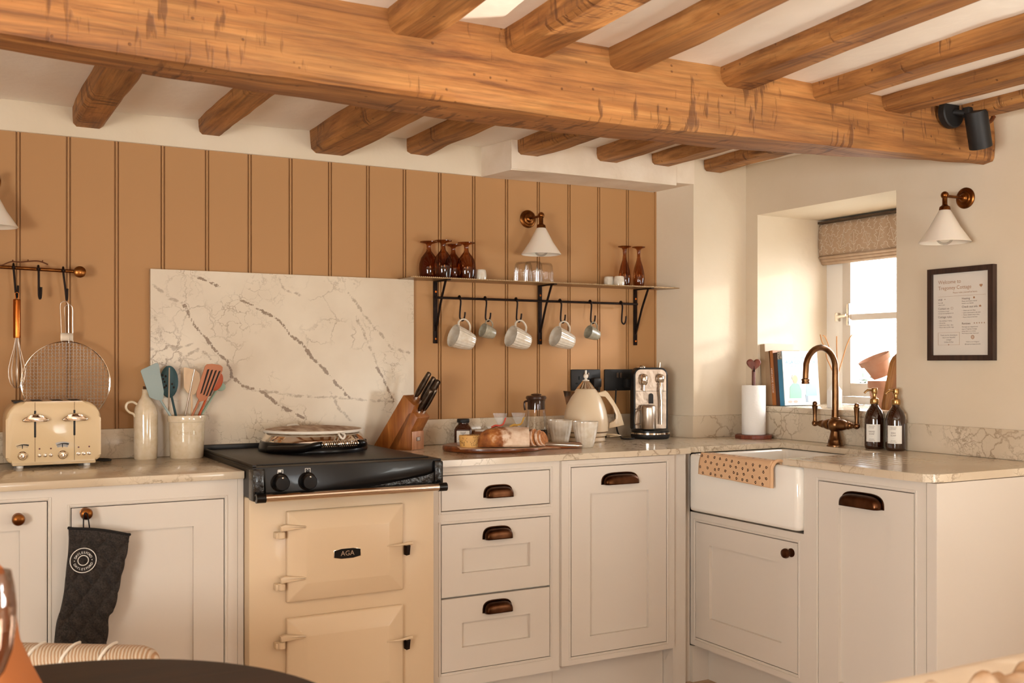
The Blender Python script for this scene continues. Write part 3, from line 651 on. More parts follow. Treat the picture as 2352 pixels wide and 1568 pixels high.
# fascia with raised frame and scooped panel
m = MB(); m.box(-.006, .030, -.070, -.018, .826, .922, bev=.006); m.build('fascia_frame', black_tex, t)
m = MB(); m.box(W_-.030, W_+.0015, -.070, -.018, .838, .920, bev=.006); m.build('fascia_frame', black_tex, t)
m = MB(); m.prism([(.03, .925), (W_-.028, .925), (W_-.032, .885), (W_-.06, .868), (.30, .842), (.035, .834)], -.0585, -.018, bev=.003)
m.build('control_panel', black_en, t)
m = MB(); m.prism([(.05, .834), (.32, .844), (W_-.06, .872), (W_-.03, .888), (W_-.03, .836), (.05, .830)], -.066, -.020, bev=.003); m.build('lower_fascia', black_tex, t)
for px, py in ((641, 1103), (704, 1100)):
    q = onY(3.03, px, py); m = MB(); m.at(rot=(PI/2, 0, 0)); m.lathe([(0, 0), (.027, 0), (.028, .005), (.024, .009), (.0225, .030), (.020, .0335), (0, .034)], 32)
    kb = m.build('control_knob', black_en, t, (q.x-XL+.002, -.0583, q.z-.006)); m = MB(); m.ball(.0030, (0, -.034, .016)); m.build('pointer', chrome, kb)
    m = MB(); zt = onY(3.045, px, 1067).z
    dx = .0
    for a, b, c, e in ((-.0085, .0085, .0065, .008), (-.0085, .0085, -.008, -.0065), (-.0085, -.007, -.008, .008), (.007, .0085, -.008, .008)): m.box(a, b, -.0005, .0005, c, e)
    if px == 641: m.box(-.0075, 0.003, -.0005, .0005, 0, .007); m.box(-.0075, .0075, -.0005, .0005, -.0075, -.003)
    else: m.tube([(0, 0, .005), (.005, 0, 0), (0, 0, -.005), (-.005, 0, 0)], .0008, 6, closed=True)
    m.build('icon', paper, t, (q.x-XL+.004, -.0592, .9095))
# rail
m = MB(); zr = .8385; m.tube([(.012, -.088, zr), (W_-.026, -.088, zr)], .0125, 20); m.build('towel_rail', chrome, t)
for a in (-.002, W_-.026): m = MB(); m.tube([(a, -.088, zr), (a+.028, -.088, zr)], .0138, 20); m.box(a, a+.024, -.088, -.02, zr-.008, zr+.01, bev=.003); m.build('rail_bracket', black_en, t)
# doors with pyramid edges
def aga_door(x0, x1, z0, z1, d=.034, s=.055):
    m = MB(); e = .004
    O = [(x0, 0, z0), (x1, 0, z0), (x1, 0, z1), (x0, 0, z1)]
    def inset(k, y): return [(x0+k, y, z0+k), (x1-k, y, z0+k), (x1-k, y, z1-k), (x0+k, y, z1-k)]
    L = [inset(0, -.0005), inset(0, -.014), inset(.003, -.017), inset(s, -d), inset(s+.004, -d-.0005)]
    V = [[m.v(p) for p in q] for q in L]
    for A, B in zip(V, V[1:]):
        for i in range(4): m.face([A[i], A[(i+1) % 4], B[(i+1) % 4], B[i]])
    m.face(V[-1]); m.face(V[0])
    bmesh.ops.recalc_face_normals(m.bm, faces=m.bm.faces[:])
    es = [e_ for e_ in m.bm.edges if abs(e_.calc_face_angle(0)) > .2]
    bmesh.ops.bevel(m.bm, geom=es, offset=.0035, segments=3, profile=.6, affect='EDGES')
    return m.build('oven_door', enamel, t, smooth=60)
for z0, z1, hz, cz_ in ((.506, .784, (.734, .578), .655), (.170, .458, (.401, .235), .352)):
    dd = aga_door(.112, .494, z0, z1)
    for h in hz:
        m = MB(); m.prism([(.088, h-.007), (.086, h+.010), (.10, h+.014), (.165, h+.005), (.165, h-.001)], -.040, -.020, bev=.004); m.build('hinge_arm', enamel, dd)
        m = MB(); m.at((.092, -.026, h-.020)); m.cyl(.012, -.010, .012, 18, bev=.003); m.box(-.018, 0, -.003, .025, -.009, .010, bev=.003); m.build('hinge_pin', enamel, dd)
    m = MB(); m.tube(smooth_pts([(.430, -.035, cz_), (.47, -.042, cz_+.001), (.505, -.036, cz_+.003), (.516, -.034, cz_+.002)]), [.002]*4+[.004]*6+[.006]*8+[.0055], 10); m.build('door_catch', enamel, dd)
    m = MB(); m.prism([(.500, cz_-.008), (.514, cz_-.006), (.511, cz_-.036), (.500, cz_-.038)], -.030, -.004, bev=.002); m.build('latch', iron, dd)
    if z0 > .5:
        q = onY(3.053, 798, 1270); m = MB(); a = .0425; b = .0105
        out = [(-a, -b), (-a*.45, -.0150), (a*.45, -.0150), (a, -b), (a, b), (a*.45, .0150), (-a*.45, .0150), (-a, b)]
        m.at((q.x-XL, -.035, q.z)); m.prism([(x*1.05, z*1.07) for x, z in out], -.002, .001, bev=.0006); bd = m.build('badge', chrome, dd)
        m = MB(); m.at((q.x-XL, -.0375, q.z)); m.prism(out, -.0006, .0012); m.build('badge_plate', black_en, bd)
        lettering([('AGA', 0, 0, .0215, 'CENTER')], mat('badge_silver', '#c9b6a2', .3, .8), bd, (q.x-XL, -.0385, q.z))
# lid
lx, ly = 1.142, 3.522; q = thing('hob_lid', 'round chrome hob lid with black rim and coiled handle', 'lid', (lx, ly, .930))
m = MB(); m.lathe([(0, .0), (.188, 0), (.190, .005), (.188, .012), (.182, .034), (.178, .036)], 64); m.build('rim', black_en, q)
m = MB(); m.lathe([(.179, .030), (.178, .036), (.173, .048), (.160, .064), (.10, .066), (0, .066)], 64); m.build('dome', chrome, q)
m = MB(); m.tube(smooth_pts([(-.175, -.065, .012), (-.145, -.130, .016), (-.10, -.185, .019), (-.07, -.218, .030), (-.048, -.232, .035)]), [.013]*16+[.0115]*9, 12); m.build('handle_arm', black_en, q)
m = MB(); m.tube(smooth_pts([(.085, -.222, .035), (.105, -.212, .034), (.122, -.180, .028), (.135, -.135, .024)]), .0115, 12); m.build('handle_arm', black_en, q)
m = MB(); m.tube([(-.048, -.232, .035), (.085, -.222, .035)], .0065, 10); hp = []; n = 17*14
for i in range(n+1):
    a = 2*PI*i/14; k = i/n; hp.append((-.045+.128*k, -.232+.010*k+.010*math.cos(a), .035+.010*math.sin(a)))
m.tube(hp, .0021, 6); m.build('coil_grip', chrome, q)
# padded cover on the lid
q = thing('lid_cover', 'round padded fabric cover with white piping on the hob lid', 'lid cover', (lx, ly, .9965))
fur = mat('brown_print_fabric', '#8b6548', .9, var=(38, '#d3bfa8'), bump=(70, .6, .006), stretch=(1, .35, 1))
m = MB(); R_ = .168
m.lathe([(0, .016)]+[(R_*math.sin(PI/2*k/8), .004+.012*math.cos(PI/2*k/8)) for k in range(1, 9)]+[(R_*.99, -.001), (0, -.0005)], 64); m.build('pad', fur, q)
toweling = mat('white_towelling', '#e3d9ca', .95, bump=(300, .5, .003))
m = MB(); m.tube([(R_*math.cos(2*PI*i/72), R_*math.sin(2*PI*i/72), .003) for i in range(72)], .0052, 8, closed=True); m.build('piping', toweling, q)
m = MB(); m.tube(smooth_pts([(.035, -.170, .0), (.031, -.186, -.006), (.040, -.196, -.018), (.050, -.188, -.006), (.046, -.170, .0)]), .0035, 8); m.build('loop', toweling, q)
m = MB(); m.tube(smooth_pts([(-.03, .160, .004), (-.04, .172, .010), (-.005, .176, .012), (0.0, .160, .004)]), .0045, 8); m.build('loop', toweling, q)
# ================================================================== LEFT COUNTER
# toaster
tx, ty = .303, 3.505; t = thing('toaster', 'cream four-slot toaster with chrome levers and dials', 'toaster', (tx, ty, WT))
TW, TD, z0, z1 = .272, .195, .017, .206
def rrect(w, za, zb, r, rb, n=8):
    out = []
    for cx, cz, a0, rr in ((w-r, zb-r, 0, r), (-w+r, zb-r, PI/2, r), (-w+rb, za+rb, PI, rb), (w-rb, za+rb, 3*PI/2, rb)):
        for k in range(n+1): a = a0+PI/2*k/n; out.append((cx+rr*math.cos(a), cz+rr*math.sin(a)))
    return out
m = MB(); prof = rrect(TW/2, z0, z1, .055, .018); m.prism(prof, 0, TD, bev=.009); 
cream = mat('toaster_cream', '#d9bd93', .3, coat=.3); m.build('body', cream, t, smooth=45)
m = MB(); m.box(-.118, .122, .008, TD-.008, .008, .018, bev=.003); m.build('base_plate', cream, t)
for a in (-.095, .098):
    for b in (.03, .165): m = MB(); m.at((a, b, 0)); m.cyl(.010, 0, .009, 14); m.build('foot', white_p, t)
for a in (-.099, -.047, .012, .064):
    m = MB(); m.box(a-.013, a+.017, .035, .165, z1-.004, z1+.0006); m.build('bread_slot', black_mt, t, smooth=0)
for px, zt, zb in ((632, .178, .095), (1340, .178, .098)):
    xx = onY(ty, px/7.84, 1000).x-tx
    m = MB(); m.box(xx-.0006, xx+.0006, -.0006, .004, .020, .204); m.build('seam', mat('seam_brown', '#5d4023', .7), t, smooth=0)
    m = MB(); m.box(xx-.003, xx+.003, -.0015, .004, zb, zt, bev=.0015); m.build('lever_track', black_mt, t)
    zl = .1545; m = MB()
    hp = [(-.038, -.004), (-.036, -.009), (-.028, -.0115), (-.012, -.010), (0, -.009), (.012, -.010), (.028, -.0115), (.036, -.009), (.038, -.004), (.032, .003), (.018, .004), (.008, .008), (0, .015), (-.008, .008), (-.018, .004), (-.032, .003)]
    m.at((xx, 0, zl)); m.prism(hp, -.024, -.008, bev=.0045); m.at((xx, 0, zl)); m.box(-.004, .004, -.01, 0, -.004, .002); m.build('lever', chrome, t, smooth=70)
def tp(zx, zy): v = onY(ty, zx/7.84, 900+zy/7.84); return v.x-tx, v.z-WT
for (cx, cy, kx, ky, gc) in ((402, 975, 402, 1148, '#d9c09a'), (1125, 950, 1125, 1128, '#b3aca6')):
    x, z = tp(cx, cy); m = MB(); out = []
    for k in range(9): a = math.radians(68+44*k/8); out.append((x+.052*math.cos(a)*1.05, z-.042+.052*math.sin(a)))
    for k in range(9): a = math.radians(112-44*k/8); out.append((x+.036*math.cos(a)*1.05, z-.042+.036*math.sin(a)))
    m.prism(out, -.0012, .001); g = m.build('browning_gauge', mat('gauge_'+gc[1:], gc, .4), t, smooth=0)
    m = MB(); o2 = []
    for k in range(9): a = math.radians(112-44*k/8); o2.append((x+(.0445)*math.cos(a)*1.02, z-.042+.0445*math.sin(a)))
    for k in range(9): a = math.radians(68+44*k/8); o2.append((x+(.0495-.004*k/8)*math.cos(a)*1.02, z-.042+(.0495-.004*k/8)*math.sin(a)))
    m.prism(o2, -.0018, -.001); m.box(x-.001, x+.001, -.0018, -.001, z-.008, z+.005)
    for k in range(10): a = math.radians(110-40*k/9); m.box(x+.0415*math.cos(a)-.0003, x+.0415*math.cos(a)+.0003, -.0016, -.001, z-.042+.0415*math.sin(a)-.003, z-.042+.0415*math.sin(a)+.003)
    m.build('gauge_scale', black_mt, g, smooth=0)
    x, z = tp(kx, ky); m = MB(); m.at((x, 0, z), (PI/2, 0, 0)); m.lathe([(0, 0), (.0135, 0), (.0135, .004), (.0115, .005), (.0108, .012), (.008, .018), (0, .020)], 28); m.build('dial', chrome, t)
for bx, by in ((711, 1140), (814, 1137), (916, 1132), (1416, 1106), (1510, 1102), (1606, 1099)):
    x, z = tp(bx, by); m = MB(); m.at((x, 0, z), (PI/2, 0, 0)); m.lathe([(0, 0), (.0058, 0), (.0058, .002), (.0045, .0025), (.004, .005), (0, .006)], 18); m.build('button', chrome, t)
for bx, by in ((711, 1023), (916, 1017), (1414, 992), (1606, 980)):
    x, z = tp(bx, by); m = MB(); m.at((x, 0, z), (PI/2, 0, 0)); m.cyl(.0026, 0, .0012, 12); m.build('indicator_light', mat('dark_red', '#5a0f08', .3), t)
m = MB(); m.tube(smooth_pts([(.122, .12, .012), (.150, .11, .006), (.178, .125, .004), (.182, .15, .004), (.160, .175, .004), (.13, .185, .004)]), .0035, 8); m.build('power_cord', black_mt, t)
# stoneware oil bottle
bx, by = .602, 3.668; t = thing('oil_bottle', 'tall cream stoneware bottle with a cork and small loop handle', 'bottle', (bx, by, WT))
m = MB(); m.lathe([(0, 0), (.036, 0), (.038, .004), (.0385, .06), (.0390, .15), (.036, .172), (.026, .192), (.0155, .208), (.012, .220), (.0115, .232), (.0135, .236), (.0085, .236), (.008, .22), (0, .22)], 40); m.build('body', stoneware, t)
m = MB(); m.lathe([(0, .225), (.0078, .225), (.009, .244), (.0085, .246), (0, .246)], 16); m.build('cork', mat('cork', '#4e3220', .9), t)
m = MB(); hp = smooth_pts([(-.030, -.008, .186), (-.045, -.013, .194), (-.062, -.018, .190), (-.066, -.019, .174), (-.055, -.016, .160), (-.042, -.012, .154), (-.036, -.010, .144)]); m.tube(hp, .0042, 10); m.build('handle', stoneware, t)
# crock
cx, cy = .732, 3.640; t = thing('utensil_crock', 'cream ceramic utensil crock with a raised rim and embossed word', 'crock', (cx, cy, WT))
m = MB(); m.lathe([(0, 0), (.053, 0), (.0555, .004), (.058, .06), (.059, .120), (.0595, .1235), (.0625, .1245), (.0635, .128), (.0635, .142), (.0625, .146), (.0585, .146), (.056, .142), (.054, .02), (0, .012)], 56); m.build('pot', stoneware, t)
tm = text_mb([('Utensils', 0, .088, .021, 'CENTER')], .0006, bend=.0594); tm.build('lettering', mat('emboss', '#c9b391', .2, coat=.5), t, rot=(0, 0, math.radians(-11)), smooth=0, fix=False)
# utensils (flat heads with thickness, each its own thing)
GU = None
def utensil(name, label, cat, head, hm, base, top, yb, yt, hr=.0045, stem=None, holes=None, thick=.005):
    """head outline and shaft measured where they stand, shaft from crock to head"""
    hb = onY(yb, *base); ht = onY(yt, *top); t = thing(name, label, cat, (hb.x, hb.y, hb.z))
    m = MB(); end = Vector((cx+(hb.x-cx)*.3, cy, WT+.018))-hb
    m.tube([end, Vector((0, 0, 0)), ht-hb], [hr*.9, hr, hr*.8], 10, flat=(1, 1)); m.build('shaft', stem or hm, t)
    if head:
        pts = [onY(yt, *p)-hb for p in head]; m = MB(); dy = ht.y-hb.y
        m.prism([(p.x, p.z) for p in pts], dy-thick/2, dy+thick/2, bev=.0012); hd = m.build('head', hm, t, smooth=50)
        if holes:
            for q in holes:
                hh = [onY(yt, *p)-hb for p in q]; m = MB(); m.prism([(p.x, p.z) for p in hh], dy-thick/2-.0008, dy-thick/2+.001); m.build('slot', mat('slot_shadow', '#2a201b', .9), hd, smooth=0)
    return t
zc = lambda l: [(x/3.92, 800+y/3.92) for x, y in l]
def oval(cx_, cy_, a, b, n=24, rot=0): return [(cx_+a*math.cos(2*PI*k/n)*math.cos(rot)-b*math.sin(2*PI*k/n)*math.sin(rot), cy_+a*math.cos(2*PI*k/n)*math.sin(rot)+b*math.sin(2*PI*k/n)*math.cos(rot)) for k in range(n)]
sil_b = mat('blue_grey_silicone', '#93a09c', .55); sil_t = mat('teal_silicone', '#2b4a4e', .55); sil_c = mat('cream_silicone', '#e3c39e', .55)
sil_p = mat('dusty_pink_silicone', '#b3704d', .55); sil_o = mat('orange_silicone', '#c5582b', .5); sil_m = mat('mint_silicone', '#9db5a0', .55)
utensil('spatula', 'broad blue-grey silicone spatula, leftmost in the crock', 'spatula', zc([(1265, 205), (1275, 190), (1400, 132), (1415, 130), (1428, 142), (1475, 385), (1470, 450), (1450, 470), (1400, 462), (1345, 440)]), sil_b, (392, 955), (368, 918), 3.625, 3.62)
utensil('slotted_spoon', 'dark teal slotted spoon standing in the crock', 'spoon', zc(oval(1522, 300, 82, 145, 28)), sil_t, (404, 955), (393, 905), 3.66, 3.68,
        holes=[zc(oval(x, y, 9, 11, 8)) for x, y in ((1462, 240), (1490, 250), (1468, 275), (1480, 300), (1548, 320), (1563, 350), (1455, 310), (1495, 335), (1480, 350))])
utensil('cooking_stick', 'thin wooden stick upright beside the teal spoon', 'stick', None, mat('pale_wood_stick', '#a38d76', .6), (387.5, 955), (389, 844), 3.645, 3.64, hr=.0028)
utensil('spatula', 'cream silicone spatula with a slanted edge in the crock', 'spatula', zc([(1652, 175), (1668, 170), (1760, 192), (1795, 225), (1803, 290), (1790, 360), (1755, 410), (1720, 425), (1680, 390), (1655, 350)]), sil_c, (441, 955), (440, 905), 3.665, 3.68)
utensil('steel_skewer', 'thin grey steel rod crossing the cream spatula', 'skewer', None, steel, (425, 955), (447, 848), 3.62, 3.60, hr=.0032)
utensil('slotted_turner', 'dusty pink slotted turner leaning right in the crock', 'turner', zc([(1845, 160), (1862, 142), (1910, 138), (1985, 150), (2005, 168), (2003, 200), (1930, 350), (1880, 430), (1840, 470), (1800, 480), (1768, 430), (1770, 390)]), sil_p, (441, 956), (458, 917), 3.62, 3.60,
        holes=[zc(q) for q in ([(1865, 190), (1885, 185), (1815, 400), (1800, 410)], [(1900, 195), (1918, 190), (1840, 415), (1825, 420)], [(1935, 198), (1952, 195), (1865, 425), (1850, 430)], [(1968, 205), (1985, 200), (1895, 425), (1878, 432)])])
utensil('serving_spoon', 'orange silicone spoon behind the pink turner', 'spoon', zc(oval(1955, 300, 48, 85, 22, .35)), sil_o, (456, 956), (478, 905), 3.655, 3.675)
utensil('ladle', 'pale mint utensil mostly hidden behind the orange spoon', 'ladle', zc(oval(1985, 345, 45, 38, 20)), sil_m, (460, 956), (498, 895), 3.675, 3.712)
# ---- left rail with hooks
t = thing('utensil_rail', 'thin brass utensil rail with round end on the panelling', 'rail', (0.391, 3.678, 1.537))
m = MB(); m.tube([(-.75, 0, .020), (-.25, 0, .006), (0, 0, 0)], .0058, 12); m.build('rod', brass, t)
m = MB(); m.at((.004, -.004, -.001), (PI/2, 0, 0)); m.lathe([(0, -.060), (.011, -.060), (.012, -.012), (.0185, -.008), (.0195, 0), (.0185, .008), (.012, .012), (0, .013)], 20); m.build('end_knob', brass, t)
twig = mat('twig_bark', '#5c3115', .9)
m = MB(); tw = [onY(3.665, x/3.92, 540+y/3.92) for x, y in ((-120, 290), (-40, 272), (0, 272), (30, 266), (70, 248), (112, 238), (180, 242), (250, 236), (330, 232), (380, 242), (432, 264))]
m.tube(smooth_pts(tw, 4), .0022, 7)
for k in (5, 7, 9): a = tw[k]; m.tube([a, a+Vector((.0015, 0, .006))], .002, 6)
tag(m.build('twig', twig), 'bare crooked twig resting on top of the brass rail', 'twig')
def s_hook(px, y, zr, L, tilt, label, grp, m_=iron, r=.0034, ball=True, scx=1.):
    """hook hanging from a rail at height zr, shape set out in the XZ plane"""
    p = onY(y, px, 600); t = MB()
    R1 = .0085; pts = []
    for k in range(9): a = math.radians(-40+220*k/8); pts.append((R1*math.cos(a)*.3, -R1*math.cos(a), R1*math.sin(a)))
    pts = [(0, -.0085, -.004), (0, -.006, .006), (0, 0, .0095), (0, .006, .006), (0, .0085, -.004)][::-1]+[(0.002*scx, -.010, -.014), (tilt*.6, -.011, -L*.55), (tilt, -.011, -L*.86), (tilt+.006*scx, -.011, -L*.97), (tilt+.013*scx, -.011, -L), (tilt+.020*scx, -.011, -L*.95), (tilt+.025*scx, -.011, -L*.80), (tilt+.027*scx, -.011, -L*.62)]
    t.tube(smooth_pts(pts, 4), r, 8)
    if ball: t.ball(.0062, (0, -.0095, -.002), 10, 7)
    return tag(t.build('s_hook', m_, loc=(p.x, y, zr)), label, 'hook', grp)
GH = 'hooks on the brass rail'
s_hook(31, 3.678, 1.545, .098, .006, 'iron hook on the brass rail carrying the whisk', GH, iron, .0034, scx=.25)
s_hook(88, 3.678, 1.542, .098, .001, 'empty iron hook in the middle of the brass rail', GH, iron, .0036, scx=.25)
s_hook(145, 3.678, 1.540, .098, .008, 'iron hook on the brass rail carrying the mesh toaster', GH, iron, .0034, scx=.15)
# whisk
wz = lambda x, y: onY(3.662, x/3.92, 540+y/3.92)
p = wz(152, 540); t = thing('whisk', 'balloon whisk with a copper handle hanging from the rail', 'whisk', p)
m = MB(); m.at((0, 0, -.0)); m.tube([(-.0045, 0, -.014), (-.005, 0, .006), (0, 0, .010), (.005, 0, .006), (.0045, 0, -.014)], .0011, 6); m.build('hanging_loop', copper, t)
m = MB(); m.lathe([(0, -.012), (.0105, -.013), (.0112, -.016), (.0112, -.132), (.0105, -.137), (0, -.138)], 20); m.build('handle', copper, t)
for k in range(5):
    a = PI*k/5+.2; m = MB(); w_ = .026; pts = []
    for q in range(13):
        u = q/12; ang = PI*u; rr = w_*(math.sin(ang)**.9 if 0 < u < 1 else 0); zz = -.136-.158*(.5-.5*math.cos(ang*1.0)) if False else 0
        s = -1+2*u; rad = w_*(1-abs(s)**2.6)**.5 if abs(s) < 1 else 0
    ctl = [(-.0035, -.134), (-.010, -.17), (-.021, -.215), (-.0255, -.245), (-.021, -.278), (-.010, -.294), (0, -.297), (.010, -.294), (.021, -.278), (.0255, -.245), (.021, -.215), (.010, -.17), (.0035, -.134)]
    m.tube(smooth_pts([(x*math.cos(a), x*math.sin(a)*.9, z) for x, z in ctl], 3), .0009, 6); m.build('wire_loop', steel, t)
# folding mesh toaster: two round wire grids with long handles
dc = onY(3.665, 152, 878); t = thing('mesh_toaster', 'round wire mesh bread toaster with loop handles hanging on the rail', 'bread toaster', (dc.x, 3.665, dc.z))
Rr = .134
for q, yo in enumerate((-.008, .006)):
    m = MB(); m.tube([(Rr*math.cos(2*PI*i/72), yo, Rr*math.sin(2*PI*i/72)) for i in range(72)], .0017, 7, closed=True); rim = m.build('rim', chrome, t)
    m = MB(); n = 25
    for i in range(n):
        c = -Rr+2*Rr*(i+.5)/n; h = math.sqrt(max(Rr*Rr-c*c, 0))
        for ax in (0, 1):
            pts = []; k = max(int(2*h/.0055), 2)
            for j in range(k+1):
                s = -h+2*h*j/k; o = .0011*(1 if j % 2 else -1)
                pts.append((c+o, yo, s) if ax == 0 else (s, yo+.0015, c+o))
            m.tube(pts, .00055, 4)
    m.build('wire_mesh', steel, t, smooth=80)
    hx = (-.004 if q == 0 else .010); zt = (.262 if q == 0 else .252)
    m = MB(); m.tube(smooth_pts([(hx-.010, yo, Rr-.004), (hx-.013, yo, .20), (hx-.015, yo, zt-.010), (hx-.008, yo, zt+.001), (hx, yo, zt+.003), (hx+.006, yo, zt), (hx+.010, yo, zt-.012), (hx+.010, yo, .20), (hx+.011, yo, Rr-.004)], 4), .0014, 7); m.build('loop_handle', steel, t)
    m = MB(); m.box(hx-.014, hx+.012, yo-.002, yo+.002, Rr+.002, Rr+.028, bev=.001); m.build('clamp_plate', mat('dull_steel', '#b5a694', .45, .8), t)
# black socket glimpse at the far left
m = MB(); m.box(.02, .150, 3.716, 3.7215, .955, 1.006, bev=.002); tag(m.build('wall_socket', black_mt), 'black wall socket cut off at the left picture edge', 'socket')
# ================================================================== KNIFE BLOCK AND KNIVES
kz = math.radians(37); kb = Vector((1.520, 3.528, WT)); t = thing('knife_block', 'slanted wooden knife block with a small maker plate', 'knife block', kb, kz)
KW = .094
def kprism(m, out): # outline (depth s, height), extruded along local X
    a = [m.v((0, s, z)) for s, z in out]; b = [m.v((KW, s, z)) for s, z in out]; n = len(out); f = [m.face(a), m.face(b)]
    for i in range(n): m.face([a[i], b[i], b[(i+1) % n], a[(i+1) % n]])
    bmesh.ops.recalc_face_normals(m.bm, faces=m.bm.faces[:]); bmesh.ops.bevel(m.bm, geom=m.bm.edges[:], offset=.0015, segments=2, profile=.5, affect='EDGES')
m = MB(); kprism(m, [(.0005, 0), (.1, 0), (.012, .138), (-.008, .142), (-.026, .122), (.004, .070)]); m.build('front_step', block_w, t)
m = MB(); kprism(m, [(.064, 0), (.162, 0), (.165, .010), (.035, .205), (-.012, .166)]); m.build('main_block', block_w, t)
m = MB(); m.box(.003, KW-.003, -.0022, .0008, .001, .069, bev=.0008); m.build('front_plate', light_w, t)
m = MB(); m.box(.036, .060, -.0032, -.002, .034, .046, bev=.0004); pl_ = m.build('maker_plate', mat('plate_cream', '#d9cbb8', .4), t)
m = MB()
for a, b, c, d in ((.035, .061, .0455, .047), (.035, .061, .033, .0345), (.035, .0365, .0345, .0455), (.0595, .061, .0345, .0455)): m.box(a, b, -.0036, -.002, c, d)
m.build('plate_border', black_mt, pl_, smooth=0); lettering([('PROCOOK', .048, .040, .0048, 'CENTER')], ink, pl_, (0, -.0033, 0))
hand = mat('knife_handle_steel', '#6e5f52', .34, 1, var=(25, '#3f342b'))
GK = 'knives in the knife block'
ax = Vector((0, -.545, .838)).normalized()   # slot direction in block space
Rz = Matrix.Rotation(kz, 3, 'Z')
def knife(lx_, s0, z0_, L, rw, label):
    base = kb+Rz @ Vector((lx_, s0, z0_)); d = (Rz @ ax).normalized(); side = (Rz @ Vector((1, 0, 0))); 
    t = thing('kitchen_knife', label, 'knife', base, 0, GK)
    m = MB(); m.tube([d*-.06, d*.012], [.0016, .0024], 8, flat=(4, 1)); m.build('blade', steel, t)
    m = MB(); m.tube([d*.008, d*.016, d*.03, d*(L*.55), d*(L*.9), d*L, d*(L+.003)], [.004, .0075, rw*.95, rw, rw*.86, rw*.8, rw*.5], 14, flat=(1.15, .72)); m.build('handle', hand, t)
knife(.056, .018, .190, .115, .0105, 'kitchen knife with the highest handle, back of the block')
knife(.080, .008, .178, .108, .0110, 'second-highest knife, right behind the tallest one')
knife(.073, -.004, .150, .128, .0120, 'thickest dark knife handle in the middle of the block')
knife(.036, -.006, .138, .100, .0092, 'slim knife in the front step of the block, left one')
knife(.066, -.010, .138, .102, .0092, 'slim knife in the front step of the block, right one')
# ================================================================== SHELF WITH RAIL, GLASSES AND MUGS
SZ = 1.562; rim_m = mat('bronze_sheet', '#9a7c58', .4, .6)
t = thing('wall_shelf', 'thin perforated metal wall shelf on three iron brackets with a hanging rail', 'shelf', (2.19, 3.738, SZ))
m = MB(); m.box(1.548-2.19, 2.822-2.19, -.140, -.004, -.0028, 0); m.build('shelf_plate', rim_m, t, smooth=0)
m = MB()
for k in range(150):
    x = 1.56+(2.80-1.56)*k/149-2.19
    m.box(x-.0022, x+.0022, -.137, -.135, 0, .0022)
m.build('perforated_edge', mat('edge_light', '#c9ad85', .4, .4), t, smooth=0)
for px in (1000, 1240, 1459):
    x = onY(3.735, px, 700).x-2.19; b = MB(); b.box(x-.009, x+.009, -.006, 0, -.250, -.003, bev=.001); b.box(x-.008, x+.008, -.130, -.006, -.0075, -.003, bev=.001)
    br = b.build('bracket', iron, t); b = MB(); b.tube([(x, -.098, -.008), (x, -.070, -.058), (x, -.052, -.092), (x, -.018, -.175), (x, -.006, -.200)], .0048, 8); b.build('brace', iron, br)
    for z in (-.045, -.232): b = MB(); b.at((x, -.006, z), (PI/2, 0, 0)); b.cyl(.0042, 0, .002, 12); b.build('screw', copper, br)
ra = onY(3.675, 1003, 684); rb = onY(3.675, 1464, 697); zr = 1.490
m = MB(); m.tube([(ra.x-2.19, -.063, zr-SZ), (rb.x-2.19, -.063, zr-SZ)], .0048, 12); m.build('hanging_rail', iron, t)
GM = 'hooks on the rail under the shelf'; hooks = []
for k, (px, lb) in enumerate(((1055, 'black hook holding the leftmost large white mug'), (1114, 'black hook holding the small mug left of the shelf middle'), (1185, 'black hook holding the large mug just left of the middle bracket'),
                              (1286, 'black hook holding the large mug right of the middle bracket'), (1355, 'black hook holding the rightmost small mug'), (1426, 'empty black hook at the right end of the shelf rail'))):
    s_hook(px, 3.675, zr, .088, -.003, lb, GM, iron, .0036, scx=.85); p = onY(3.675, px, 600); hooks.append(Vector((p.x+.006, 3.661, zr-.084)))
mug_m = mat('glossy_white_stoneware', '#ddd3c3', .12, coat=.6, var=(50, '#cfc0aa')); mug_in = mug_m
grey_m = mat('grey_green_stoneware', '#a79f8b', .2, coat=.4, var=(80, '#978d78'))
def mug(hook, Rt, H, m_, ribs, amp, label, group, name='mug'):
    n = (-.80*_r+.29*_u-.50*_f).normalized(); xa = (_u-n*_u.dot(n)).normalized()
    ya = n.cross(xa); M = Matrix((xa, ya, n)).transposed().to_4x4()
    hz = H*.78; org = hook-(Rt+.026*Rt/.045)*xa-hz*n
    t = thing(name, label, 'mug', org, 0, group); t.rotation_euler = M.to_euler()
    b = MB(); b.lathe([(0, 0), (Rt*.66, 0), (Rt*.70, .003), (Rt*.80, H*.25), (Rt*.92, H*.6), (Rt*.99, H*.98), (Rt, H), (Rt*.955, H)], 96, rib=(ribs, amp)); b.lathe([(Rt*.955, H), (Rt*.93, H*.95), (Rt*.86, H*.6), (Rt*.66, .008), (0, .006)], 96); b.build('cup', m_, t, smooth=60)
    b = MB(); s = Rt/.045; b.tube(smooth_pts([(Rt*.86, 0, H*.84), (Rt+.012*s, 0, H*.92), (Rt+.027*s, 0, H*.78), (Rt+.029*s, 0, H*.56), (Rt+.014*s, 0, H*.32), (Rt*.78, 0, H*.26)], 5), .0046*s, 10, flat=(.8, 1.25)); b.build('handle', m_, t)
    return t
GL_ = 'large fluted white mugs hanging under the shelf'; GS = 'small grey ribbed mugs hanging under the shelf'
mug(hooks[0], .046, .088, mug_m, 22, .018, 'large fluted white mug hanging leftmost under the shelf', GL_)
mug(hooks[2], .045, .086, mug_m, 22, .018, 'large fluted white mug between the small mug and middle bracket', GL_)
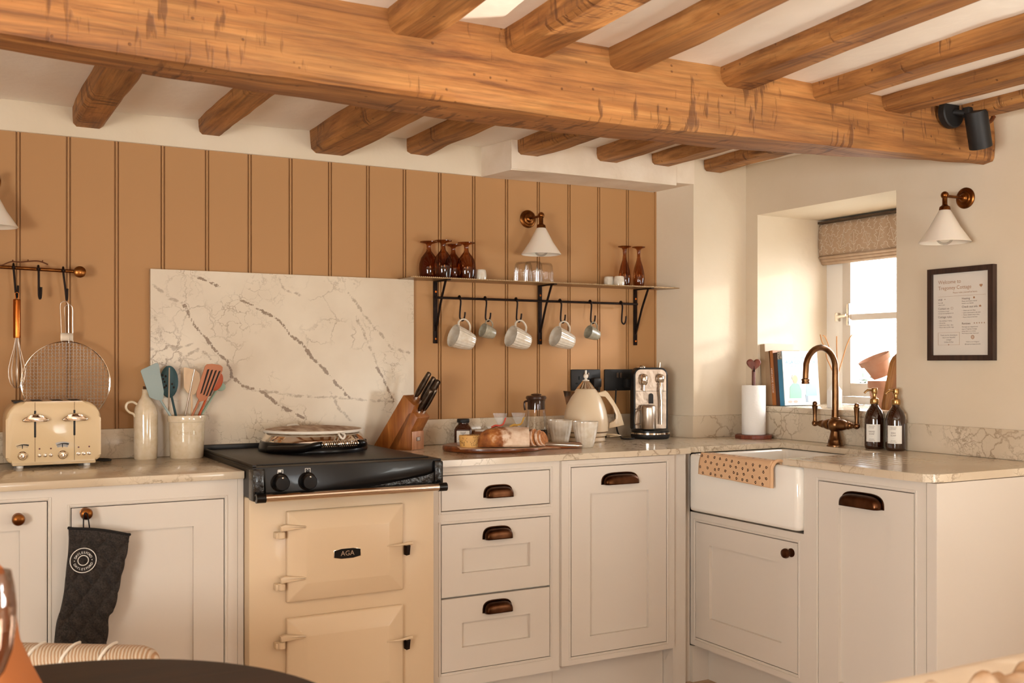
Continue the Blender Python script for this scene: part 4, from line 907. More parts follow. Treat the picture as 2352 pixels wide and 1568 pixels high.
mug(hooks[3], .044, .086, mug_m, 22, .018, 'large fluted white mug just right of the middle shelf bracket', GL_)
mug(hooks[1], .029, .054, grey_m, 40, .018, 'small grey ribbed mug hanging between two large white mugs', GS)
mug(hooks[4], .029, .054, grey_m, 40, .018, 'small grey ribbed mug hanging nearest the empty hook', GS)
def goblet(px, y, label, name='amber_goblet', prof=None, mm=amber, group='upturned amber goblets on the shelf', s=1):
    p = onY(y, px, 600); m = MB()
    m.lathe(prof, 40); o = m.build(name, mm, loc=(p.x, y, SZ+.0004), smooth=60); return tag(o, label, 'glass', group)
gob = [(.0325, 0), (.036, .018), (.0385, .040), (.037, .062), (.030, .084), (.018, .100), (.0105, .110), (.0085, .122), (.009, .134), (.013, .139), (.034, .1445), (.0345, .147), (.030, .148), (0, .149)]
gob_in = [(0, .096), (.014, .096), (.026, .084), (.034, .062), (.0355, .040), (.033, .018), (.0300, 0)]
gprof = gob
goblet(985, 3.698, 'upturned amber goblet, leftmost on the shelf', prof=gprof)
goblet(1018, 3.637, 'front amber goblet, second from the shelf left end', prof=gprof)
goblet(1041, 3.699, 'amber goblet tucked behind the front two', prof=[(r, z*.96) for r, z in gprof])
goblet(1071, 3.655, 'upturned amber goblet beside the single white beaker', prof=gprof)
fl_in = [(0, .105), (.008, .105), (.016, .088), (.021, .066), (.0235, .04), (.0215, .015), (.018, 0)]
fl = [(.0200, 0), (.0238, .015), (.0260, .040), (.0235, .066), (.0175, .092), (.0095, .118), (.0070, .140), (.0078, .160), (.012, .168), (.028, .173), (.029, .1755), (.025, .1765), (0, .177)]
goblet(1434.5, 3.672, 'slim amber champagne flute upside down, left one of the pair', 'amber_flute', fl, amber, 'upturned amber flutes on the shelf')
goblet(1467, 3.662, 'slim amber champagne flute upside down, right one of the pair', 'amber_flute', fl, amber, 'upturned amber flutes on the shelf')
def beaker(px, y, label, h=.044):
    p = onY(y, px, 600); m = MB(); m.lathe([(0, .002), (.019, .002), (.0200, 0), (.0225, 0), (.0238, .014), (.0225, .034), (.0205, h-.002), (.018, h), (0, h)], 32)
    tag(m.build('beaker', mug_m, loc=(p.x, y, SZ+.0004)), label, 'cup', 'small white beakers on the shelf')
beaker(1104, 3.665, 'small upturned white beaker right of the amber goblets')
beaker(1399, 3.70, 'small white beaker partly behind its twin, left of flutes'); beaker(1422, 3.66, 'small white beaker directly in front of the amber flutes')
for px, y, lb in ((1202, 3.695, 'clear ribbed tumbler, left rear of three below the lamp'), (1225, 3.645, 'clear ribbed tumbler standing in front of the other two'), (1250, 3.690, 'clear ribbed tumbler, right rear of three below the lamp')):
    p = onY(y, px, 600); m = MB(); m.lathe([(.0388, 0), (.0375, .045), (.0345, .074), (.029, .0845), (.02, .0865), (0, .087)], 120, rib=(30, .014))
    bmesh.ops.remove_doubles(m.bm, verts=m.bm.verts[:], dist=1e-6); tag(m.build('ribbed_tumbler', glass, loc=(p.x, y, SZ+.0004), smooth=60), lb, 'glass', 'clear ribbed tumblers on the shelf')
# ================================================================== WALL LAMPS
def sconce(loc, rz, arm, label, R=.082, H=.112, tilt=0):
    t = thing('wall_lamp', label, 'lamp', loc, rz, 'brass wall lamps with white cone shades')
    m = MB(); m.at(rot=(PI/2, 0, 0)); m.lathe([(0, 0), (.037, 0), (.037, .004), (.033, .007), (.030, .008), (.024, .0085), (.022, .012), (.015, .014), (.013, .018), (.008, .021), (0, .022)], 36); m.build('wall_plate', brass, t)
    m = MB(); m.tube([(0, -.018, 0), (0, -arm, 0)], .0052, 12); m.ball(.0135, (0, -arm, .002)); m.build('arm', brass, t)
    m = MB(); m.at((0, -arm, 0)); m.lathe([(0, -.004), (.0085, -.006), (.0085, -.030), (.011, -.034), (.017, -.038), (.019, -.046), (.019, -.050), (0, -.051)], 24); m.build('lamp_holder', brass, t)
    m = MB(); m.at((0, -arm, 0)); z = -.049; m.lathe([(.016, z), (.020, z-.003), (R*.60, z-H*.55), (R, z-H), (R-.002, z-H-.0015), (R*.60-.0025, z-H*.56), (.018, z-.006), (.012, z-.003)], 48); m.build('lamp_shade', shade_m, t)
    m = MB(); m.ball(.030, (0, -arm, z-H+.020), 24, 14); m.build('bulb', glass, t); return t
q = onY(3.738, 1212, 503); dy = 3.738-onX(q.x, 1243, 500).y; sconce((q.x, 3.738, q.z), 0, dy, 'brass wall lamp with white cone shade above the wall shelf', .082, .108)
q = onX(3.149, 2218, 455); dx = 3.149-onY(q.y, 2170, 480).x; sconce((3.149, q.y, q.z), R90, dx, 'brass wall lamp with white cone shade above the framed notice', .086, .112)
q = onY(3.738-dy, -24, 520); sconce((q.x, 3.738, 1.822), 0, dy, 'wall lamp at the left edge, only its white shade corner visible', .082, .108)
# ================================================================== SOCKETS, KETTLE, COFFEE MACHINE
for k, (x0, x1, z0, z1, lb) in enumerate(((2.346, 2.497, 1.115, 1.206, 'black double socket behind the kettle lid'), (2.518, 2.668, 1.113, 1.206, 'black double socket beside the coffee machine'))):
    t = thing('wall_socket', lb, 'socket', (x0, 3.739, z0), 0, 'black double sockets on the panelling')
    m = MB(); m.box(0, x1-x0, -.009, 0, 0, z1-z0, bev=.004); m.build('face_plate', black_mt, t)
    for a in (.062, .080): m = MB(); m.box(a, a+.010, -.0125, -.008, .055, .078, bev=.002); m.build('switch', mat('switch_grey', '#5b4c40', .3, .6), t)
    if k == 0:
        m = MB()
        for a, b, c, d in ((.036, .043, .046, .062), (.022, .034, .028, .034), (.044, .056, .028, .034)): m.box(a, b, -.0095, -.0085, c, d)
        m.build('pin_slot', mat('black_hole', '#020202', .9), t, smooth=0)
    m = MB(); m.box(.092 if k == 0 else .09, .135, -.045, -.009, .012, .055, bev=.009); pg = m.build('plug', black_mt, t)
m = MB(); m.tube(smooth_pts([(2.46, 3.69, 1.13), (2.47, 3.685, 1.05), (2.49, 3.69, .95), (2.49, 3.68, .918), (2.47, 3.66, .915)]), .0035, 8); tag(m.build('power_cord', black_mt), 'black power cord running down behind the kettle handle', 'cord')
m = MB(); m.tube(smooth_pts([(2.55, 3.69, 1.12), (2.552, 3.70, 1.02), (2.556, 3.69, .94), (2.54, 3.64, .918), (2.51, 3.59, .915), (2.52, 3.55, .915), (2.56, 3.57, .915)]), .0035, 8); tag(m.build('power_cord', black_mt), 'black cord curling on the worktop between kettle and coffee machine', 'cord')
kx, ky = 2.395, 3.600
kp = onY(ky, 1345.5, 960); t = thing('kettle', 'cream dome-shaped kettle with angular handle and chrome spout', 'kettle', (kp.x, ky, WT), -TH)
kc = mat('kettle_cream', '#dcc6a6', .28, coat=.3)
m = MB(); m.lathe([(0, 0), (.078, 0), (.082, .004), (.080, .016), (.074, .020), (.0, .020)], 40); m.build('power_base', kc, t)
m = MB(); m.lathe([(0, .021), (.080, .021), (.086, .024), (.088, .034), (.088, .040), (.0925, .043), (.0935, .060), (.092, .092), (.086, .125), (.077, .153), (.0635, .182), (.050, .203), (.042, .214), (.040, .216), (0, .216)], 56); bd = m.build('body', kc, t)
m = MB(); m.lathe([(.0885, .037), (.0895, .037), (.0895, .040), (.0885, .040)], 56); m.build('seam_ring', mat('seam_brown', '#5d4023', .7), bd)
m = MB(); m.lathe([(.039, .2165), (.040, .218), (.022, .240), (.014, .249), (0, .250)], 40); m.build('lid', chrome, t)
m = MB(); m.lathe([(0, .249), (.015, .250), (.014, .253), (.006, .255), (.0045, .260), (0, .261)], 24); m.ball(.0105, (0, 0, .269)); m.cyl(.004, .278, .294, 10, bev=.001); m.build('lid_knob', mat('ivory_knob', '#e6dccd', .3), t)
kq = lambda x, y: ((x/7.127+1280-1345.5)*.001815, 1.24-(830+y/7.127-830)*.001815-WT)
m = MB(); out = [kq(*p) for p in ((640, 512), (785, 470), (830, 510), (920, 640), (1000, 780), (1050, 900), (1088, 1030), (960, 1062), (835, 1092), (845, 1000), (905, 965), (975, 940), (955, 865), (900, 730), (840, 610), (790, 552), (700, 578), (648, 560))]
m.prism(out, -.012, .012, bev=.0045); m.build('handle', kc, t, smooth=50)
m = MB(); A = [(-.052, .004, .202), (-.052, -.02, .202), (-.088, -.006, .207), (-.088, .006, .207), (-.052, .022, .202), (-.0815, 0, .160)]
V = [m.v(p) for p in ((-.046, -.020, .205), (-.046, .020, .205), (-.094, .003, .2085), (-.094, -.003, .2085), (-.080, 0, .150), (-.060, 0, .160))]
for f in ((0, 3, 2, 1), (0, 4, 3), (3, 4, 2), (2, 4, 1), (1, 4, 5), (0, 5, 4), (0, 1, 5)): m.face([V[i] for i in f])
m.build('spout', chrome, t, smooth=0)
m = MB(); m.tube(smooth_pts([(.084, -.02, .030), (.115, -.035, .030), (.135, -.03, .026), (.138, -.01, .024), (.10, 0, .018)]), .0055, 8, flat=(.5, 1)); m.build('cord_wrap', kc, t)
# coffee machine
cm = onY(3.600, 1493, 900); t = thing('coffee_machine', 'chrome-fronted coffee machine with black shell in the counter corner', 'coffee machine', (cm.x, 3.600, WT), -math.radians(27))
m = MB(); m.prism(rrect(.073, .034, .304, .030, .006), -.020, .085, bev=.006); m.build('shell', black_mt, t, smooth=45)
m = MB(); m.prism(rrect(.066, .044, .296, .024, .004), -.0225, -.0195); mir = m.build('chrome_front', mat('polished_front', '#8f7f70', .30, 1, bump=(10, .25, .02)), t, smooth=30)
m = MB(); m.box(-.065, .065, -.0232, -.0222, .2025, .2040); m.build('front_seam', black_mt, mir, smooth=0)
m = MB(); m.at((0, -.005, 0)); m.lathe([(0, 0), (.074, 0), (.078, .004), (.0805, .014), (.080, .020), (0, .020)], 48, sx=1.04, sy=.98); m.build('foot_base', black_mt, t)
m = MB(); m.at((0, -.005, 0)); m.lathe([(.078, .0202), (.0835, .0205), (.0835, .027), (.079, .0295), (0, .0296)], 48, sx=1.02, sy=.98); m.build('chrome_ring', chrome, t)
m = MB(); m.at((0, -.005, 0)); m.lathe([(.080, .0298), (.080, .034), (.072, .043), (.068, .044), (0, .044)], 48, sx=1.02, sy=.98); m.build('drip_tray', mat('tray_black', '#1b1a18', .3), t)
for a, (zt, zb) in ((-.033, (.276, .232)), (.038, (.276, .242))):
    m = MB(); m.at((a, -.042, 0)); m.lathe([(0, zb-.003), (.010, zb-.002), (.014, zb+.003), (.0165, zb+.010), (.0165, zt-.014), (.013, zt-.004), (.007, zt), (0, zt+.001)], 28); m.box(-.008, .008, 0, .022, zb+.01, zt-.014); m.build('spout_head', chrome, t)
m = MB(); m.tube([(-.033, -.042, .230), (-.033, -.042, .206)], .006, 12); m.build('coffee_spout', chrome, t)
m = MB(); m.tube([(.038, -.045, .240), (.038, -.048, .20), (.040, -.050, .16), (.040, -.051, .062)], [.007, .0075, .0050, .0045], 12); m.ball(.0085, (.038, -.046, .212)); m.build('steam_wand', chrome, t)
m = MB(); m.prism(rrect(.0095, .150, .194, .0094, .002), -.030, -.022, bev=.001); m.build('lever_slot', black_mt, t); 
m = MB(); m.at((-.035, .02, .304), (0, 0, 0)); m.ball(.020, (0, 0, 0), 20, 10, (1, 1, .55)); m.build('top_lever', chrome, t)
m = MB(); m.tube([(.040, 0, .302), (.042, 0, .326)], [.005, .0045], 12); m.build('top_switch', chrome, t)
tw_ = t
jw = Matrix.Translation((cm.x, 3.600, WT)) @ Matrix.Rotation(-math.radians(27), 4, 'Z') @ Vector((-.016, -.0565, .0442))
t = thing('milk_jug', 'brushed steel lidded milk jug on the coffee machine tray', 'jug', jw, -math.radians(30))
m = MB(); m.lathe([(0, 0), (.030, 0), (.032, .003), (.032, .088), (.0305, .096), (.026, .100), (.020, .101), (0, .101)], 40); m.build('body', steel, t)
m = MB(); m.tube(smooth_pts([(-.030, 0, .082), (-.042, 0, .080), (-.053, 0, .066), (-.056, 0, .028), (-.050, 0, .018), (-.030, 0, .018)], 4), .003, 8, flat=(1, 1.6)); m.build('handle', steel, t)
# ================================================================== BREAD BOARD GROUP
bz = .0215; bc = Vector((1.800, 3.410, WT)); t = thing('bread_board', 'oval dark wooden bread board with a handle pointing right', 'board', bc, -math.radians(14))
m = MB(); out = [(.190*math.cos(a), .150*math.sin(a)) for a in [math.radians(18+324*k/44) for k in range(45)]]+[(.205, -.026), (.245, -.021), (.330, -.022), (.345, -.012), (.345, .012), (.330, .022), (.245, .021), (.205, .026)]
A = [m.v((x, y, 0)) for x, y in out]; B = [m.v((x, y, bz)) for x, y in out]; n = len(out); fs = [m.face(A), m.face(B)]
for i in range(n): m.face([A[i], A[(i+1) % n], B[(i+1) % n], B[i]])
bmesh.ops.recalc_face_normals(m.bm, faces=m.bm.faces[:]); bmesh.ops.bevel(m.bm, geom=[e for f in fs for e in f.edges], offset=.007, segments=3, profile=.5, affect='EDGES'); m.build('board', acacia, t, smooth=50)
BZ = WT+bz+.0006
m = MB(); c_ = onZ(BZ, 1165, 1030); m.grid(30, 16, lambda u, v: (lambda x, y: (c_.x+(x*math.cos(-.35)-y*math.sin(-.35)), c_.y+.05+(x*math.sin(-.35)+y*math.cos(-.35)), BZ+.0004+.0018*max(0, nz(u*5, v*4))*(1 if .05 < u < .95 else 1.5)))(-.150+.36*u*(1-.25*v), -.055+.12*v))
tag(m.build('parchment_paper', mat('parchment', '#d6b190', .7), solid=.0006), 'sheet of baking parchment under the loaf on the board', 'paper')
# bread loaf
crust = bpy.data.materials.new('bread_crust'); crust.use_nodes = True; N, L = nodes_of(crust); b = N['Principled BSDF']
tc = N.new('ShaderNodeTexCoord'); sp = N.new('ShaderNodeSeparateXYZ'); L.new(tc.outputs['Object'], sp.inputs[0]); n1 = N.new('ShaderNodeTexNoise'); n1.inputs['Scale'].default_value = 38; n1.inputs['Detail'].default_value = 6; L.new(tc.outputs['Object'], n1.inputs['Vector'])
r1 = ramp(N, [(.3, '#6b3510'), (.55, '#a5622a'), (.75, '#c98d50')]); L.new(n1.outputs[0], r1.inputs[0])
r2 = ramp(N, [(.3, '#c6a284'), (.6, '#dcc3ab')]); L.new(n1.outputs[0], r2.inputs[0])
ma = N.new('ShaderNodeMath'); ma.operation = 'MULTIPLY_ADD'; L.new(sp.outputs[0], ma.inputs[0]); ma.inputs[1].default_value = 6; L.new(n1.outputs[0], ma.inputs[2])
r3 = ramp(N, [(.38, 0.), (.60, 1.)]); L.new(ma.outputs[0], r3.inputs[0]); mxx = N.new('ShaderNodeMix'); mxx.data_type = 'RGBA'; L.new(r3.outputs[0], mxx.inputs[0]); L.new(r1.outputs[0], mxx.inputs[6]); L.new(r2.outputs[0], mxx.inputs[7]); L.new(mxx.outputs[2], b.inputs['Base Color'])
b.inputs['Roughness'].default_value = .75; bp = N.new('ShaderNodeBump'); bp.inputs['Strength'].default_value = .6; bp.inputs['Distance'].default_value = .004; L.new(n1.outputs[0], bp.inputs['Height']); L.new(bp.outputs[0], b.inputs['Normal'])
crumb = mat('bread_crumb', '#c28148', .9, var=(90, '#8a4f22'), bump=(120, .7, .003))
lc = onZ(BZ, 1155, 1031)+_f*.050; RZB = -TH+.10
t = thing('bread_loaf', 'crusty floured bread loaf cut open at its right end', 'bread', (lc.x, lc.y, BZ+.0028), RZB)
m = MB(); rings = []
for i in range(25):
    u = i/24; x = -.090+.180*u; s = (1-(1-min(u/.42, 1))**2.2)**.55 if u < .42 else 1-.05*(u-.42)
    ring = []
    for k in range(36):
        a = 2*PI*k/36; ca, sa = math.cos(a), math.sin(a); yy = .052*s*(abs(ca)**.85)*(1 if ca > 0 else -1); zz = (.048*s*abs(sa)**.9 if sa > 0 else -.024*abs(sa)**.6)
        ring.append(m.v((x, yy*(1+.05*nz(x*20, a*2)), max(.0, .024+(zz if sa > 0 else zz)+.003*nz(x*30, a*3, 2)*(sa > 0)))))
    rings.append(ring)
for A, B in zip(rings, rings[1:]):
    for k in range(36): m.face([A[k], A[(k+1) % 36], B[(k+1) % 36], B[k]])
m.face(rings[0]); m.build('crust', crust, t, smooth=70)
m = MB(); m.face([m.v((.0902, v[0], v[1])) for v in [(.051*math.cos(2*PI*k/36)*.95, max(.001, .024+(.045*math.sin(2*PI*k/36) if math.sin(2*PI*k/36) > 0 else .024*math.sin(2*PI*k/36)))) for k in range(36)]]); m.build('cut_face', crumb, t, solid=.002)
for k, (off, ln, lb) in enumerate(((.118, .30, 'first bread slice, fallen against the loaf cut end'), (.140, .42, 'middle bread slice of the three beside the loaf'), (.155, .55, 'last bread slice, leaning nearest the cafetiere'))):
    p = Vector((lc.x, lc.y, BZ+.002))+Matrix.Rotation(RZB, 3, 'Z') @ Vector((off, .004+.012*k, 0))
    t = thing('bread_slice', lb, 'bread slice', p, 0, 'bread slices beside the loaf', rot=(0, -ln*.55, RZB-.45)); m = MB(); h = .066-.005*k
    out = [(.046*math.cos(a)*(1-.04*k), h*.40+(h*.60*math.sin(a) if math.sin(a) > 0 else h*.36*math.sin(a))) for a in [2*PI*q/32 for q in range(32)]]
    mb2 = MB(); mb2.at(rot=(0, 0, PI/2)); mb2.prism(out, -.005, .005, bev=.002); mb2.build('crust', crust, t, smooth=50)
    for s_ in (-1, 1):
        mb3 = MB(); mb3.at(rot=(0, 0, PI/2)); mb3.prism([(x*.93, .003+z*.93) for x, z in out], s_*.0052-.0004, s_*.0052+.0004); mb3.build('crumb', crumb, t, smooth=0)
# cheese
p = onZ(BZ, 1080, 1028)+_f*.026; t = thing('cheese', 'round piece of yellow cheese with dark herb flecks', 'cheese', (p.x, p.y, BZ+.0005), -TH)
m = MB(); m.lathe([(0, 0), (.036, 0), (.038, .003), (.0425, .038), (.041, .0425), (.037, .0435), (0, .0435)], 40, sx=1, sy=.75); m.build('wheel', mat('cheese_yellow', '#deb06a', .55, var=(20, '#d19c54'), sss=.1), t)
m = MB(); random.seed(3)
for k in range(46):
    a = random.uniform(PI*1.02, PI*1.98); z = random.uniform(.005, .038); rr = .038+.0045*z/.038+.0004; x, y = rr*math.cos(a), rr*.75*math.sin(a); sl = random.uniform(.002, .006); d = random.uniform(-1, 1)
    m.tube([(x, y, z), (x+sl*d*.6, y-.0002, z+sl)], .0006, 5)
for k in range(24):
    a = random.uniform(0, 2*PI); q = random.uniform(0, .034); m.ball(.0012, (q*math.cos(a), q*.75*math.sin(a), .0437), 6, 4, (1.6, 1, .4))
m.build('herb_flecks', mat('herb_dark', '#33291a', .8), t)
# jam jar
p = onZ(WT, 1063, 1019)+_f*.034; p.x = onY(min(p.y, 3.665), 1064, 1000).x; t = thing('jam_jar', 'dark square-shouldered jam jar with black lid and white label', 'jar', (p.x, min(p.y, 3.665), WT), -TH)
m = MB(); lv = []
for h, z, r in ((.033, .0, .012), (.0345, .002, .012), (.0345, .062, .012), (.030, .072, .014), (.0215, .082, .0214), (.0215, .088, .0214)):
    lv.append([m.v((cx_+r*math.cos(a0+PI/2*k/5), cy_+r*math.sin(a0+PI/2*k/5), z)) for cx_, cy_, a0 in ((h-r, h-r, 0), (-h+r, h-r, PI/2), (-h+r, -h+r, PI), (h-r, -h+r, 3*PI/2)) for k in range(6)])
for A, B in zip(lv, lv[1:]):
    for i in range(24): m.face([A[i], A[(i+1) % 24], B[(i+1) % 24], B[i]])
m.face(lv[0]); m.face(lv[-1]); m.build('glass_body', mat('jam_dark_glass', '#3a1a0d', .06, coat=.6), t, smooth=50)
m = MB(); m.lathe([(0, .089), (.024, .089), (.0248, .091), (.0248, .101), (.023, .1035), (0, .104)], 36); m.build('lid', black_mt, t)
m = MB(); m.box(-.024, .026, -.0356, -.0346, .012, .058); lb_ = m.build('paper_label', paper, t, smooth=0)
lettering([('beef', .001, .050, .011, 'CENTER'), ('and', .001, .042, .007, 'CENTER')], ink, lb_, (0, -.0358, 0))
# little basket with paper sachets
p = onZ(WT, 1110, 1008)+_f*.04; p.x = onY(min(p.y, 3.66), 1112, 1000).x; t = thing('sachet_basket', 'low woven tray behind the cheese and loaf', 'basket', (p.x, min(p.y, 3.66), WT), -TH+.2)
wk = mat('wicker', '#7b4a26', .8, bump=(140, .8, .004)); m = MB()
for k in range(8): z = .006+.0062*k; m.tube([(.052*math.cos(2*PI*i/40)*1.15, .034*math.sin(2*PI*i/40), z) for i in range(40)], .0036, 7, closed=True)
m.box(-.05, .05, -.026, .026, .002, .006); m.build('woven_side', wk, t)
GP = 'white paper sachets in the basket'
for k in range(4):
    m = MB(); m.box(-.036, .036, -.002, .002, 0, .052, bev=.0008); o = m.build('sachet', white_p, loc=(p.x-.012+.006*k, min(p.y, 3.66)-.014+.010*k, WT+.016), rot=(-.7-.05*k, .04*k, -TH+.1*k-.1), smooth=0)
    tag(o, 'white paper sachet lying in the woven basket behind the loaf', 'sachet', GP)
# cellophane bags of biscuits
cello = mat('cellophane', '#ffffff', .05, trans=0, alpha=.22, coat=1); cook_c = mat('biscuit', '#9a6a3c', .8, var=(40, '#7a4b22'))
for k, (px, py, cc, rc, gr) in enumerate(((1148, 1008, '#2b1c12', '#c8442a', 'dark'), (1190, 1006, '#b0834a', '#d9a43a', 'golden'))):
    p = onZ(WT, px, py)+_f*.035; p.y = min(p.y, 3.655); p.x = onY(p.y, px, 1000).x
    t = thing('treat_bag', ('cellophane bag of dark treats tied with a red ribbon' if k == 0 else 'cellophane bag of golden biscuits tied with a yellow ribbon'), 'bag', (p.x, p.y, WT), -TH)
    m = MB(); random.seed(k+5)
    for q in range(5): m.at((random.uniform(-.018, .018), random.uniform(-.012, .012), .010+.011*q), (random.uniform(-.3, .3)+PI/2*(q > 2), random.uniform(-.3, .3), 0)); m.cyl(.018, -.004, .004, 20, bev=.002)
    m.build('biscuits', mat('treat_'+gr, cc, .6), t)
    m = MB(); m.lathe([(0, .0006), (.024, .0006), (.031, .010), (.032, .03), (.026, .052), (.010, .068), (.004, .073), (.010, .080), (.020, .100), (.028, .122)], 24, rib=(7, .12)); m.build('cellophane', cello, t, smooth=60)
    m = MB(); m.tube(smooth_pts([(-.034, -.012, .066), (-.018, -.012, .074), (0, -.009, .073), (.014, -.012, .080), (.024, -.012, .105)], 4), .0016, 6, flat=(2, .5)); m.tube([(.006*math.cos(a), .006*math.sin(a), .073) for a in [2*PI*i/14 for i in range(14)]], .0015, 6, closed=True); m.build('ribbon', mat('ribbon_'+gr, rc, .5), t)
# cafetiere
p = onZ(WT, 1232, 1021)+_f*.040; p.y = min(p.y, 3.60); t = thing('cafetiere', 'tall glass coffee flask with dark lid, a third full of coffee', 'cafetiere', (p.x, p.y, WT), -TH)
m = MB(); m.lathe([(0, 0), (.048, 0), (.0500, .003), (.046, .06), (.0395, .12), (.037, .165), (.038, .178)], 48); m.build('glass_body', glass, t)
m = MB(); m.lathe([(0, .004), (.0470, .0055), (.0438, .055), (.0436, .058), (0, .0582)], 48); m.build('coffee', mat('coffee_dark', '#1c0a05', .1), t)
m = MB(); m.lathe([(0, .138), (.034, .138), (.0345, .142), (.0345, .170), (.039, .1795), (.0415, .181), (.042, .188), (.038, .193), (.022, .196), (.020, .200), (.008, .203), (0, .203)], 40); m.build('lid', mat('dark_brown_plastic', '#3d261b', .22, coat=.4), t)
m = MB(); m.tube(smooth_pts([(-.034, 0, .172), (-.046, 0, .168), (-.047, 0, .150), (-.044, 0, .135)]), .004, 8); m.build('clip', mat('dark_brown_plastic', '#3d261b', .22), t)
# two fluted cups
GC = 'fluted white cups beside the cafetiere'
for k, (px, py, lb) in enumerate(((1287, 1024, 'fluted white cup beside the cafetiere, left of the two'), (1346, 1028.5, 'fluted white cup standing in front of the kettle'))):
    p = onZ(WT, px, py)+_f*.030; m = MB(); R_, H_ = .0495, .100
    m.lathe([(0, 0), (.027, 0), (.030, .002), (.036, .025), (.043, .055), (.0475, .080), (.0492, .098), (.0490, .100), (.0470, .100)], 120, rib=(20, .012)); m.lathe([(.0470, .100), (.0462, .095), (.041, .055), (.030, .012), (0, .010)], 120)
    o = m.build('fluted_cup', mug_m, loc=(p.x, p.y, WT), smooth=60); tag(o, lb, 'cup', GC)
# bread knife lying across the board handle
a = onZ(WT+.034, 1225, 1018); b = onZ(WT+.030, 1338, 1023); d = (b-a).normalized(); t = thing('bread_knife', 'steel bread knife lying on the board, handle to the right', 'knife', a)
m = MB(); m.tube([d*.040, d*.048, d*.09, (b-a)-d*.012, (b-a)-d*.004, (b-a)], [.005, .0085, .0095, .0098, .0085, .005], 14, flat=(.75, 1)); m.build('handle', steel, t)
m = MB(); s = Vector((-d.y, d.x, 0)); V = [m.v(q) for q in (d*-.10+s*-.006, d*-.12+s*.014, d*.05+s*.014, d*.05+s*-.012, d*-.10+s*-.006+_u*.0012, d*-.12+s*.014+_u*.0012, d*.05+s*.014+_u*.0012, d*.05+s*-.012+_u*.0012)]
for f in ((0, 1, 2, 3), (4, 7, 6, 5), (0, 4, 5, 1), (1, 5, 6, 2), (2, 6, 7, 3), (3, 7, 4, 0)): m.face([V[i] for i in f])
m.build('blade', chrome, t, smooth=0)
# ================================================================== SINK SIDE: TAP, SOAP, KITCHEN ROLL, TOWEL
tbx, tby = 3.062, 2.927; t = thing('kitchen_tap', 'antique brass swan-neck mixer tap with two lever handles', 'tap', (tbx, tby, WT))
tb = mat('aged_brass_tap', '#86603f', .30, 1, var=(22, '#5d3f28'))
m = MB(); m.lathe([(0, 0), (.033, 0), (.033, .003), (.030, .006), (.027, .020), (.0265, .024), (.0245, .026), (.021, .040), (.018, .055), (.018, .058), (.0195, .060), (.026, .066), (.0300, .078), (.030, .088), (.026, .099), (.018, .106), (.0185, .109), (.0150, .112), (.0135, .128), (.0138, .140), (0, .140)], 36); m.build('body', tb, t)
m = MB(); pts = [(0, 0, .135), (0, 0, .20), (0, 0, .29)]+[(-.078+.078*math.cos(a), 0, .302+.082*math.sin(a)) for a in [PI*k/14 for k in range(1, 14)]]+[(-.156, 0, .29), (-.158, 0, .262)]
m.tube(pts, [.0125]*3+[.0118]*13+[.0115, .0115], 16); m.build('spout', tb, t)
m = MB(); m.at((-.158, 0, .262)); m.lathe([(0, -.018), (.0145, -.018), (.015, -.010), (.0138, -.009), (.0138, -.006), (.0158, -.005), (.0158, .0), (.012, .003), (0, .004)], 24); m.build('spout_end', tb, t)
for s_ in (1, -1):
    m = MB(); m.at((0, 0, .083), (-s_*PI/2, 0, 0)); m.lathe([(0, .02), (.021, .024), (.0225, .034), (.019, .048), (.0145, .060), (.0155, .063), (.0155, .068), (.0110, .072), (.0125, .075), (.0125, .080), (.009, .084), (.0085, .104), (0, .108)], 24); m.build('side_arm', tb, t)
    m = MB(); m.at((0, s_*.108, .083)); m.ball(.0125, (0, 0, 0)); m.lathe([(0, .004), (.009, .006), (.0072, .02), (.0088, .05), (.0112, .066), (.0118, .070), (.0090, .074), (.0098, .080), (.0075, .086), (0, .089)], 20); m.build('lever_handle', tb, t)
# soap bottles
def soap(px, py, word, label):
    p = onZ(WT, px, py)+_f*.036; p.x = min(p.x, 3.091); t = thing('soap_bottle', label, 'soap bottle', (p.x, p.y, WT), -TH+.05, 'amber pump bottles beside the tap')
    am = mat('amber_bottle', '#2c1206', .07, coat=.7, spec=.6)
    m = MB(); m.lathe([(0, 0), (.032, 0), (.0355, .004), (.036, .012), (.036, .112), (.0345, .126), (.028, .144), (.0185, .157), (.014, .163), (.0135, .172), (0, .172)], 44); m.build('bottle', am, t)
    m = MB(); m.lathe([(0, .170), (.0155, .170), (.0165, .172), (.0165, .186), (.015, .190), (.010, .192), (.0075, .196), (.0075, .204), (.0085, .205), (.0085, .208), (.0105, .2085), (.0118, .212), (.0118, .226), (.0105, .230), (0, .231)], 28)
    m.build('pump', mat('pale_brass', '#b08a58', .28, 1), t)
    m = MB(); m.tube(smooth_pts([(-.008, 0, .222), (-.024, -.002, .222), (-.034, -.003, .217), (-.040, -.003, .210)]), [.005]*9+[.0038]*10, 10); m.build('nozzle', mat('pale_brass', '#b08a58', .28, 1), t)
    m = MB(); R_ = .0365; m.grid(16, 1, lambda u, v: (R_*math.sin(-1.15+1.5*u-.15), -R_*math.cos(-1.15+1.5*u-.15), .028+.066*v)); lb = m.build('paper_label', paper, t, smooth=60)
    ca = -.55
    tm = text_mb([('TREGONEY', -.004, .086, .0046, 'CENTER'), ('COTTAGE', -.006, .0805, .0046, 'CENTER'), (word, -.004, .0665, .0082, 'CENTER'), ('SOAP', -.004, .0575, .0082, 'CENTER'), ('___', -.004, .050, .005, 'CENTER'), ('KITCHEN', -.004, .038, .0042, 'CENTER'), ('COLLECTION', -.004, .033, .0042, 'CENTER')], .0004, bend=R_)
    tm.build('lettering', ink, lb, rot=(0, 0, ca), smooth=0, fix=False)
